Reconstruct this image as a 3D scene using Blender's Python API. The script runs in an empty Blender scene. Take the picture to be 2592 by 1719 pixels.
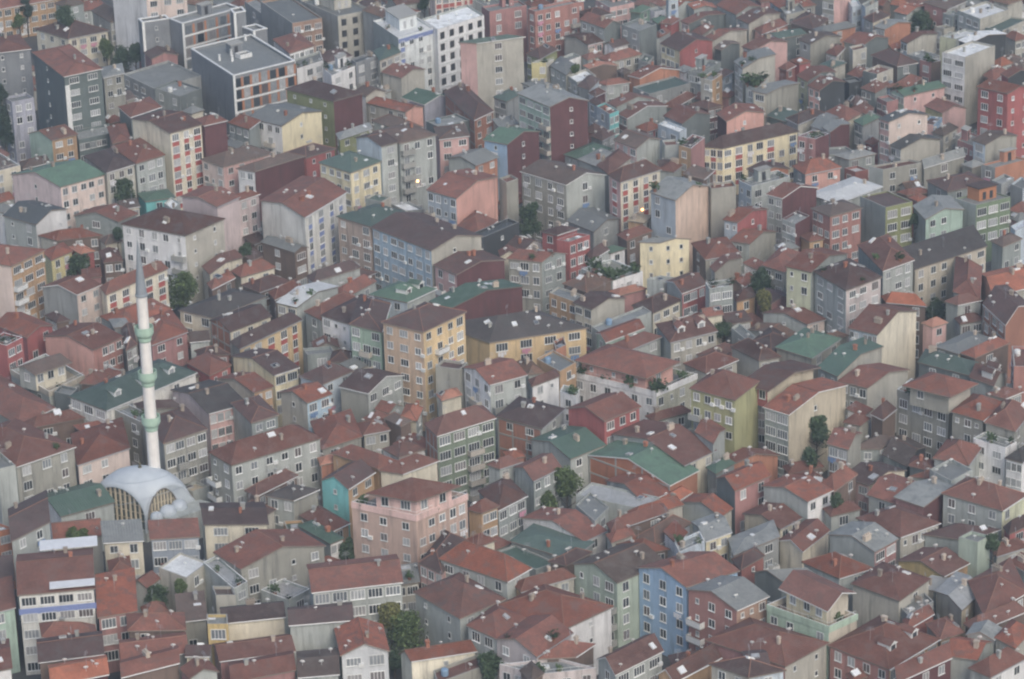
import bpy, bmesh, math, random
from mathutils import Vector, Matrix
from mathutils.bvhtree import BVHTree
import numpy as np

# ------------------------------------------------------------------ camera, sky, sun, exposure
scene = bpy.context.scene
COL = scene.collection
FPX, PITCH, CAMZ, ROLL, PCX, PCY = 8365.0, math.radians(22.3), 245.0, 0.030, 1296.0, 859.5
cam = bpy.data.cameras.new('camera')
cam.sensor_fit = 'HORIZONTAL'; cam.sensor_width = 36.0
cam.lens = 36.0 * FPX / 2592.0
cam.clip_start = 1.0; cam.clip_end = 20000.0
camo = bpy.data.objects.new('camera', cam); COL.objects.link(camo)
camo.location = (0, 0, CAMZ)
camo.rotation_euler = (Matrix.Rotation(math.radians(90) - PITCH, 3, 'X') @ Matrix.Rotation(-ROLL, 3, 'Z')).to_euler()
scene.camera = camo

SUN_EL, SUN_AZ = math.radians(42), math.radians(157)   # azimuth clockwise from +Y: light from the right, a little behind the camera
world = bpy.data.worlds.new('World'); scene.world = world; world.use_nodes = True
wn = world.node_tree; bg = wn.nodes['Background']
sky = wn.nodes.new('ShaderNodeTexSky'); sky.sky_type = 'NISHITA'; sky.sun_disc = False
sky.sun_elevation = SUN_EL; sky.sun_rotation = SUN_AZ
sky.dust_density = 4.0; sky.air_density = 1.0; sky.altitude = 100
wn.links.new(sky.outputs[0], bg.inputs[0]); bg.inputs[1].default_value = 0.15
sun = bpy.data.lights.new('sun', 'SUN'); sun.energy = 0.95; sun.angle = math.radians(35); sun.color = (1.0, .985, .88)
suno = bpy.data.objects.new('sun', sun); COL.objects.link(suno)
suno.rotation_euler = (math.radians(90) - SUN_EL, 0, -SUN_AZ + math.pi)
suno.location = (60, 300, 300)
scene.view_settings.view_transform = 'Standard'; scene.view_settings.look = 'None'
scene.view_settings.exposure = 0.26; scene.view_settings.gamma = 1.0
scene.view_settings.use_curve_mapping = False
scene.cycles.max_bounces = 5; scene.cycles.diffuse_bounces = 3; scene.cycles.volume_bounces = 0
scene.cycles.filter_width = 2.2
HAZE_DENSITY = 0.00027

# ------------------------------------------------------------------ helpers
rnd = random.Random(7)
cth, sth = math.cos(PITCH), math.sin(PITCH)
FW = Vector((0, cth, -sth)); R0 = Vector((1, 0, 0)); U0 = Vector((0, sth, cth))
RT = R0 * math.cos(ROLL) - U0 * math.sin(ROLL); UP = U0 * math.cos(ROLL) + R0 * math.sin(ROLL)
def ground_at(u, v, z):
    """point of the place seen at a spot of the photograph, at height z"""
    d = FW + RT * ((u - PCX) / FPX) - UP * ((v - PCY) / FPX)
    return Vector((0, 0, CAMZ)) + d * ((z - CAMZ) / d.z)
def pix(p):
    q = Vector(p) - Vector((0, 0, CAMZ)); w = q.dot(FW)
    return PCX + FPX * q.dot(RT) / w, PCY - FPX * q.dot(UP) / w

def node_mat(name):
    m = bpy.data.materials.new(name); m.use_nodes = True
    return m, m.node_tree, m.node_tree.nodes['Principled BSDF']
def math_node(t, op, a, b):
    n = t.nodes.new('ShaderNodeMath'); n.operation = op
    for i, x in enumerate((a, b)):
        if isinstance(x, (int, float)): n.inputs[i].default_value = x
        else: t.links.new(x, n.inputs[i])
    return n.outputs[0]
def mul_col(t, col, fac):
    n = t.nodes.new('ShaderNodeVectorMath'); n.operation = 'SCALE'
    if isinstance(col, tuple): n.inputs[0].default_value = col[:3]
    else: t.links.new(col, n.inputs[0])
    t.links.new(fac, n.inputs['Scale']); return n.outputs[0]
def noise(t, scale, detail=3, vec=None, rough=.6):
    n = t.nodes.new('ShaderNodeTexNoise'); n.inputs['Scale'].default_value = scale
    n.inputs['Detail'].default_value = detail; n.inputs['Roughness'].default_value = rough
    if vec is not None: t.links.new(vec, n.inputs['Vector'])
    return n.outputs['Fac']
def ramp(t, fac, stops):
    n = t.nodes.new('ShaderNodeValToRGB'); e = n.color_ramp.elements
    while len(e) < len(stops): e.new(.5)
    for k, (p, c) in enumerate(stops): e[k].position = p; e[k].color = (*c, 1)
    t.links.new(fac, n.inputs[0]); return n.outputs[0]
def mix_col(t, fac, a, b):
    n = t.nodes.new('ShaderNodeMix'); n.data_type = 'RGBA'
    for sock, x in ((0, fac), (6, a), (7, b)):
        if isinstance(x, (int, float)): n.inputs[sock].default_value = x
        elif isinstance(x, tuple): n.inputs[sock].default_value = (*x[:3], 1)
        else: t.links.new(x, n.inputs[sock])
    return n.outputs[2]
def pos_vec(t, sx, sy, sz):
    g = t.nodes.new('ShaderNodeNewGeometry'); m = t.nodes.new('ShaderNodeVectorMath'); m.operation = 'MULTIPLY'
    t.links.new(g.outputs['Position'], m.inputs[0]); m.inputs[1].default_value = (sx, sy, sz); return m.outputs[0]
def obj_rand(t):
    return t.nodes.new('ShaderNodeObjectInfo').outputs['Random']
MC = {}
def plain(name, col, rough=.7, metal=0.0, var=0.15):
    if name in MC: return MC[name]
    m, t, b = node_mat(name)
    f = math_node(t, 'MULTIPLY_ADD', obj_rand(t), var); t.nodes[-1].inputs[2].default_value = 1 - var / 2
    n2 = noise(t, .9, 3, pos_vec(t, 1, 1, 1)); f2 = math_node(t, 'MULTIPLY_ADD', n2, .35); t.nodes[-1].inputs[2].default_value = .82
    t.links.new(mul_col(t, col, math_node(t, 'MULTIPLY', f, f2)), b.inputs['Base Color'])
    b.inputs['Roughness'].default_value = rough; b.inputs['Metallic'].default_value = metal
    MC[name] = m; return m

WALLS = {  # base colours of the rendered or bare walls
 'lg': (.345,.375,.355), 'be': (.39,.375,.32), 'br': (.17,.115,.09), 'gt': (.26,.295,.285), 'gb': (.29,.285,.245), 'wh': (.66,.70,.69),
 'gy': (.26,.275,.275), 'cr': (.60,.55,.42), 'rd': (.35,.09,.085), 'oc': (.44,.27,.13), 'lb': (.40,.47,.53), 'pk': (.55,.335,.31),
 'dg': (.135,.16,.16), 'rp': (.36,.17,.16), 'dr': (.125,.045,.048), 'bk': (.36,.15,.09), 'sa': (.60,.31,.25), 'cg': (.20,.215,.235),
 'yc': (.66,.58,.36), 'or': (.42,.175,.095), 'pw': (.62,.50,.44), 'bp': (.36,.16,.13), 'rr': (.30,.105,.085), 'mt': (.33,.46,.38), 'ck': (.045,.05,.055),
 'yb': (.46,.40,.29), 'pl': (.52,.42,.42), 'og': (.23,.25,.10), 'lp': (.48,.42,.41), 'bw': (.58,.58,.54), 'bl': (.24,.37,.52), 'mt2': (.34,.42,.34),
 'li': (.30,.31,.38), 'yo': (.62,.36,.13), 'yg': (.52,.54,.36), 'ye': (.52,.46,.20), 'ye2': (.52,.38,.13), 'tq': (.10,.42,.42), 'or2': (.46,.165,.075),
 'rp2': (.38,.17,.14), 'ol': (.33,.33,.15), 'mg': (.28,.40,.30), 'bn': (.32,.20,.14), 'bl3': (.25,.40,.58), 'be2': (.47,.42,.33), 'yc2': (.68,.62,.48), 'wb': (.62,.66,.70),
 'tq2': (.15,.52,.52), 'pe': (.62,.46,.36), 'og2': (.40,.40,.31), 'mg2': (.36,.50,.38), 'gt2': (.27,.31,.29), 'gg': (.17,.22,.15), 'dg2': (.15,.21,.12), 'dk': (.115,.15,.145),
 'bw2': (.50,.52,.54), 'bl2': (.26,.31,.38), 'gd': (.10,.15,.13), 'gn': (.14,.24,.18), 'pt': (.54,.38,.25), 'y2': (.62,.45,.22), 'tn': (.36,.275,.225), 'bl4': (.34,.47,.57), 'ylg': (.50,.53,.34), 'tp': (.47,.325,.26), 'pk2': (.62,.41,.37)}
def wall_mat(code):
    k = 'wall_' + code
    if k in MC: return MC[k]
    lum = sum(x * y for x, y in zip(WALLS[code], (.25, .6, .15))); col = tuple(min(.74, 1.12 * (.78 * x + .22 * lum)) for x in WALLS[code])
    m, t, b = node_mat(k)
    f1 = noise(t, .22, 4, pos_vec(t, 1, 1, .8)); f2 = noise(t, 1.6, 4, pos_vec(t, 1, 1, .16)); f3 = noise(t, 7, 2, pos_vec(t, 1, 1, 1))
    a = math_node(t, 'MULTIPLY_ADD', f1, .80); t.nodes[-1].inputs[2].default_value = .60
    c = math_node(t, 'MULTIPLY_ADD', f2, .42); t.nodes[-1].inputs[2].default_value = .79
    d = math_node(t, 'MULTIPLY_ADD', f3, .20); t.nodes[-1].inputs[2].default_value = .90
    r = math_node(t, 'MULTIPLY_ADD', obj_rand(t), .16); t.nodes[-1].inputs[2].default_value = .92
    fac = math_node(t, 'MULTIPLY', math_node(t, 'MULTIPLY', a, c), math_node(t, 'MULTIPLY', d, r))
    base = mul_col(t, col, fac)
    # rain streaks and patched render
    st = noise(t, .9, 5, pos_vec(t, 1, 1, .09), .7)
    msk = ramp(t, st, [(.52, (0, 0, 0)), (.66, (1, 1, 1))])
    dirt = tuple(x * .55 + .02 for x in col)
    base = mix_col(t, math_node(t, 'MULTIPLY', msk, .8), base, dirt)
    t.links.new(base, b.inputs['Base Color']); b.inputs['Roughness'].default_value = .9
    bp = t.nodes.new('ShaderNodeBump'); bp.inputs['Strength'].default_value = .25; bp.inputs['Distance'].default_value = .03
    t.links.new(f3, bp.inputs['Height']); t.links.new(bp.outputs[0], b.inputs['Normal'])
    MC[k] = m; return m
ROOFS = {'rr': (.178,.079,.060), 'dr': (.090,.055,.051), 'br': (.120,.088,.075), 'gy': (.215,.225,.22), 'gn': (.095,.155,.112), 'gd': (.080,.115,.098), 'gn2': (.085,.135,.105),
 'cd': (.062,.054,.052), 'cg': (.075,.082,.085), 'cr': (.40,.34,.25), 'gb': (.24,.24,.20), 'wh': (.70,.72,.72), 'or': (.34,.125,.075), 'sa': (.36,.175,.125), 'wg': (.36,.37,.37), 'lg': (.38,.38,.38), 'lb': (.45,.48,.52), 'ye': (.46,.42,.16)}
TILED = ('rr', 'dr', 'br', 'or', 'sa', 'cd')
def roof_mat(code):
    k = 'roof_' + code
    if k in MC: return MC[k]
    col = ROOFS[code]
    m, t, b = node_mat(k)
    uv = t.nodes.new('ShaderNodeUVMap').outputs[0]
    f1 = noise(t, .28, 4, pos_vec(t, 1, 1, 1)); f3 = noise(t, 2.0, 5, pos_vec(t, 1, 1, 1), .75)
    sc = t.nodes.new('ShaderNodeVectorMath'); sc.operation = 'MULTIPLY'; t.links.new(uv, sc.inputs[0])
    sc.inputs[1].default_value = (2.6, 1.4, 1) if code in TILED else (3.2, .12, 1)
    f2 = noise(t, 1.0, 3, sc.outputs[0])
    amp = (1.1, .45) if code in TILED else (.55, .72)
    a = math_node(t, 'MULTIPLY_ADD', f1, amp[0]); t.nodes[-1].inputs[2].default_value = amp[1]
    c = math_node(t, 'MULTIPLY_ADD', f2, .50); t.nodes[-1].inputs[2].default_value = .75
    d = math_node(t, 'MULTIPLY_ADD', f3, .9); t.nodes[-1].inputs[2].default_value = .55
    r = math_node(t, 'MULTIPLY_ADD', obj_rand(t), .62); t.nodes[-1].inputs[2].default_value = .70
    fac = math_node(t, 'MULTIPLY', math_node(t, 'MULTIPLY', a, c), math_node(t, 'MULTIPLY', d, r))
    if code in TILED:       # roofs of different age: rust, plain, grown grey-brown
        h1 = math_node(t, 'FRACT', math_node(t, 'MULTIPLY', obj_rand(t), 37.7), 0.0)
        tint = ramp(t, h1, [(.0, tuple(x * y for x, y in zip(col, (1.32, 1.05, .86)))), (.3, col), (.62, col), (1.0, tuple(.7 * x + y for x, y in zip(col, (.026, .024, .024))))])
        base = mul_col(t, tint, fac)
    else: base = mul_col(t, col, fac)
    st = ramp(t, noise(t, .55, 5, pos_vec(t, 1, 1, 1), .7), [(.50, (0, 0, 0)), (.60, (1, 1, 1))])
    patch = tuple(x * .7 + y for x, y in zip(col, (.035, .04, .038)))
    base = mix_col(t, math_node(t, 'MULTIPLY', st, .8), base, patch)
    t.links.new(base, b.inputs['Base Color'])
    b.inputs['Roughness'].default_value = .85 if code in TILED else .62
    w = t.nodes.new('ShaderNodeTexWave'); w.wave_type = 'BANDS'; w.bands_direction = 'Y' if code in TILED else 'X'
    w.inputs['Scale'].default_value = .9 if code in TILED else .7; w.inputs['Distortion'].default_value = .4
    t.links.new(uv, w.inputs['Vector'])
    bp = t.nodes.new('ShaderNodeBump'); bp.inputs['Strength'].default_value = .5; bp.inputs['Distance'].default_value = .05
    hgt = math_node(t, 'ADD', w.outputs['Fac'], math_node(t, 'MULTIPLY', f3, 1.2))
    t.links.new(hgt, bp.inputs['Height']); t.links.new(bp.outputs[0], b.inputs['Normal'])
    MC[k] = m; return m
M_WHITE = plain('white_paint', (.72, .73, .72), .5); M_FRAME = plain('window_frame', (.66, .67, .66), .5, var=.4)
M_FASCIA = plain('old_fascia', (.24, .20, .17), .8, var=.5)
M_CONC = plain('concrete', (.34, .34, .32), .9, var=.3)
M_DARKCONC = plain('weathered_concrete', (.20, .20, .19), .9, var=.3)
M_CHIM = plain('chimney_render', (.42, .36, .30), .9, var=.7)
M_BRICK = plain('chimney_brick', (.34, .15, .10), .9, var=.4)
M_METAL = plain('dull_metal', (.42, .43, .44), .45, .3)
M_DISH = plain('dish_paint', (.74, .75, .75), .4)
M_DARK = plain('dark_opening', (.035, .035, .04), .8)
M_ALU = plain('pale_sheet', (.68, .70, .72), .45)
M_RED = plain('red_panel', (.42, .11, .10), .8); M_BLUE = plain('blue_panel', (.20, .25, .46), .8); M_ORANGE = plain('orange_panel', (.42, .19, .10), .8)
def pane_material():
    m, t, b = node_mat('window_glass')
    r = obj_rand(t)
    c = ramp(t, r, [(.0, (.018, .022, .028)), (.38, (.05, .06, .07)), (.46, (.16, .18, .20)), (.62, (.30, .32, .34)), (.80, (.48, .49, .50)), (.95, (.12, .10, .10))])
    n = noise(t, 1.7, 2, pos_vec(t, 1, 1, .5)); f = math_node(t, 'MULTIPLY_ADD', n, 1.0); t.nodes[-1].inputs[2].default_value = .5
    t.links.new(mul_col(t, c, f), b.inputs['Base Color']); b.inputs['Roughness'].default_value = .12
    return m
M_PANE = pane_material()

def link(name, me, parent=None):
    o = bpy.data.objects.new(name, me); COL.objects.link(o)
    if parent is not None: o.parent = parent
    return o
def mesh_from(name, V, Fs, mats, midx=None, uvs=None):
    me = bpy.data.meshes.new(name); me.from_pydata([tuple(v) for v in V], [], Fs)
    for m in mats: me.materials.append(m)
    if midx: me.polygons.foreach_set('material_index', midx)
    if uvs:
        l = me.uv_layers.new(name='UVMap'); flat = [c for f in uvs for p in f for c in p]; l.data.foreach_set('uv', flat)
    me.update(); return me
class MB:
    """collects boxes, tubes and polygons for one mesh"""
    def __init__(s): s.V = []; s.F = []; s.M = []
    def box(s, x0, x1, y0, y1, z0, z1, m=0, fr=None):
        n = len(s.V); P = [(x0,y0,z0),(x1,y0,z0),(x1,y1,z0),(x0,y1,z0),(x0,y0,z1),(x1,y0,z1),(x1,y1,z1),(x0,y1,z1)]
        s.V += [fr(p) if fr else p for p in P]
        for f in ((0,3,2,1),(4,5,6,7),(0,1,5,4),(1,2,6,5),(2,3,7,6),(3,0,4,7)): s.F.append([n + i for i in f]); s.M.append(m)
        return s
    def tube(s, pts, rad, seg=6, m=0, cap=True):
        rings = []
        for k, (p, r) in enumerate(zip(pts, rad)):
            p = Vector(p); d = (Vector(pts[min(k+1, len(pts)-1)]) - Vector(pts[max(k-1, 0)])).normalized()
            a = d.orthogonal().normalized(); b = d.cross(a); n = len(s.V)
            s.V += [tuple(p + (a * math.cos(2*math.pi*i/seg) + b * math.sin(2*math.pi*i/seg)) * r) for i in range(seg)]
            rings.append(n)
        for a, b in zip(rings, rings[1:]):
            for i in range(seg): j = (i+1) % seg; s.F.append([a+i, a+j, b+j, b+i]); s.M.append(m)
        if cap: s.F.append([rings[-1]+i for i in range(seg)]); s.M.append(m); s.F.append([rings[0]+seg-1-i for i in range(seg)]); s.M.append(m)
        return s
    def lathe(s, prof, seg=24, m=0, fr=None, cap=False):
        rings = []
        for r, z in prof:
            n = len(s.V); s.V += [(r*math.cos(2*math.pi*i/seg), r*math.sin(2*math.pi*i/seg), z) for i in range(seg)]; rings.append(n)
        for a, b in zip(rings, rings[1:]):
            for i in range(seg): j = (i+1) % seg; s.F.append([a+i, a+j, b+j, b+i]); s.M.append(m)
        if cap: s.F.append([rings[-1]+i for i in range(seg)]); s.M.append(m)
        return s
    def mesh(s, name, mats): return mesh_from(name, s.V, s.F, mats, s.M)
def empty(name, loc, label, cat, group=None):
    o = bpy.data.objects.new(name, None); COL.objects.link(o); o.location = loc
    o.empty_display_size = .5; o['label'] = label; o['category'] = cat
    if group: o['group'] = group
    return o

# ------------------------------------------------------------------ the ground
def ground_material():
    m, t, b = node_mat('ground_asphalt')
    c = ramp(t, noise(t, .12, 5, pos_vec(t, 1, 1, 1)), [(.3, (.055, .055, .055)), (.55, (.085, .083, .08)), (.72, (.12, .105, .085))])
    f = math_node(t, 'MULTIPLY_ADD', noise(t, 3, 3, pos_vec(t, 1, 1, 1)), .5); t.nodes[-1].inputs[2].default_value = .75
    t.links.new(mul_col(t, c, f), b.inputs['Base Color']); b.inputs['Roughness'].default_value = .9
    return m
g = MB(); g.V = [(-2500, -800, 0), (2500, -800, 0), (2500, 6000, 0), (-2500, 6000, 0)]; g.F = [[0, 1, 2, 3]]; g.M = [0]
gr = link('ground', g.mesh('ground', [ground_material()])); gr['kind'] = 'structure'

# ------------------------------------------------------------------ shared small meshes
def window_mesh(w, h, bars, fr=.10):
    b = MB(); d = .07
    b.box(-w/2-fr, w/2+fr, -d, 0, -h/2-fr, -h/2); b.box(-w/2-fr, w/2+fr, -d, 0, h/2, h/2+fr)
    b.box(-w/2-fr, -w/2, -d, 0, -h/2, h/2); b.box(w/2, w/2+fr, -d, 0, -h/2, h/2)
    for k in range(bars):
        x = -w/2 + w * (k + 1) / (bars + 1); b.box(x - .05, x + .05, -d + .01, 0, -h/2, h/2)
    b.box(-w/2-fr-.05, w/2+fr+.05, -d-.10, 0, -h/2-fr-.06, -h/2-fr)
    return b.mesh('window', [M_FRAME])
def dark_frame_mesh(w, h):
    b = MB(); d = .05
    b.box(-w/2-.06, w/2+.06, -d, 0, -h/2-.06, -h/2); b.box(-w/2-.06, w/2+.06, -d, 0, h/2, h/2+.06)
    b.box(-w/2-.06, -w/2, -d, 0, -h/2, h/2); b.box(w/2, w/2+.06, -d, 0, -h/2, h/2)
    return b.mesh('window', [M_CONC])
def pane_mesh(w, h, m=None): return MB().box(-w/2, w/2, -.02, .01, -h/2, h/2).mesh('pane', [m or M_PANE])
WIN = {'n': (1.15, 1.35, 1), 'w': (1.6, 1.35, 2), 'W': (2.15, 1.4, 3), 's': (.55, .75, 0), 'd': (1.35, 1.6, 0), 'D': (1.9, 2.1, 0)}
WME = {}
for k, (w, h, bars) in WIN.items():
    if k in 'dD': WME[k] = (dark_frame_mesh(w, h), pane_mesh(w, h, M_DARK if k == 'd' else None), w, h)
    else: WME[k] = (window_mesh(w, h, bars), pane_mesh(w, h), w, h)
ch = MB(); ch.box(-.35, .35, -.28, .28, -1.0, 1.0); ch.box(-.46, .46, -.39, .39, 1.0, 1.1); ch.box(-.3, .3, -.22, .22, 1.1, 1.28); ch.box(-.45, .45, -.35, .35, 1.28, 1.36)
CHIM = [ch.mesh('chimney', [m]) for m in (M_CHIM, M_BRICK, M_CONC)]
ch2 = MB(); ch2.box(-.8, .8, -.33, .33, -1.0, 1.0); ch2.box(-.9, .9, -.43, .43, 1.0, 1.12)
for x in (-.5, 0, .5): ch2.box(x-.14, x+.14, -.14, .14, 1.12, 1.5)
CHIM.append(ch2.mesh('chimney', [M_CHIM]))
sk = MB(); sk.box(-.5, .5, -.6, -.5, -.1, .22); sk.box(-.5, .5, .5, .6, -.1, .22); sk.box(-.6, -.5, -.6, .6, -.1, .22); sk.box(.5, .6, -.6, .6, -.1, .22); sk.box(-.5, .5, -.5, .5, .1, .17, 1)
SKY_W = sk.mesh('skylight', [M_WHITE, M_ALU]); SKY_D = sk.mesh('skylight', [M_METAL, M_PANE])
va = MB().box(-.5, .5, -.4, .4, -.05, .05); VALLEY = va.mesh('roof_sheet', [M_ALU])
di = MB(); di.lathe([(.02, 0), (.28, .05), (.5, .17), (.5, .19), (.28, .08), (.02, .03)], 10)
tilt = Matrix.Rotation(math.radians(-58), 3, 'X')
di.V = [tuple(tilt @ Vector(v) + Vector((0, 0, .75))) for v in di.V]; di.tube([(0, 0, -.5), (0, 0, .7)], [.035, .035], 5)
di.tube([(0, -.1, .66), (0, -.5, .95)], [.02, .02], 4)
DISH = di.mesh('satellite_dish', [M_DISH])
an = MB(); an.tube([(0, 0, -.4), (0, 0, 2.3)], [.025, .02], 4)
for z, l in ((2.25, .5), (2.0, .6), (1.75, .7)): an.box(-l, l, -.015, .015, z, z + .03)
ANT = an.mesh('antenna', [M_METAL])
ta = MB(); ta.lathe([(.0, 0), (.55, 0), (.6, .1), (.6, 1.0), (.45, 1.15), (.0, 1.2)], 12)
TANK = [ta.mesh('water_tank', [plain('tank_blue', (.20, .30, .42), .5)]), ta.mesh('water_tank', [M_WHITE])]
po = MB(); po.lathe([(.0, 0), (.22, 0), (.3, .4), (.0, .4)], 8)
r2 = random.Random(3)
for k in range(70):
    c = Vector((r2.gauss(0, .33), r2.gauss(0, .33), .55 + abs(r2.gauss(0, .38)))); n = len(po.V); a = Vector((r2.uniform(-1,1), r2.uniform(-1,1), r2.uniform(-1,1))).normalized(); b2 = a.orthogonal().normalized() * .16; a = a * .2
    po.V += [tuple(c - a), tuple(c + b2), tuple(c + a), tuple(c - b2)]; po.F.append([n, n+1, n+2, n+3]); po.M.append(1)
M_LEAFPOT = plain('pot_leaf', (.05, .085, .03), .8, var=.6)
POT = po.mesh('potted_plant', [plain('pot', (.25, .12, .08), .9), M_LEAFPOT])

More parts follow.
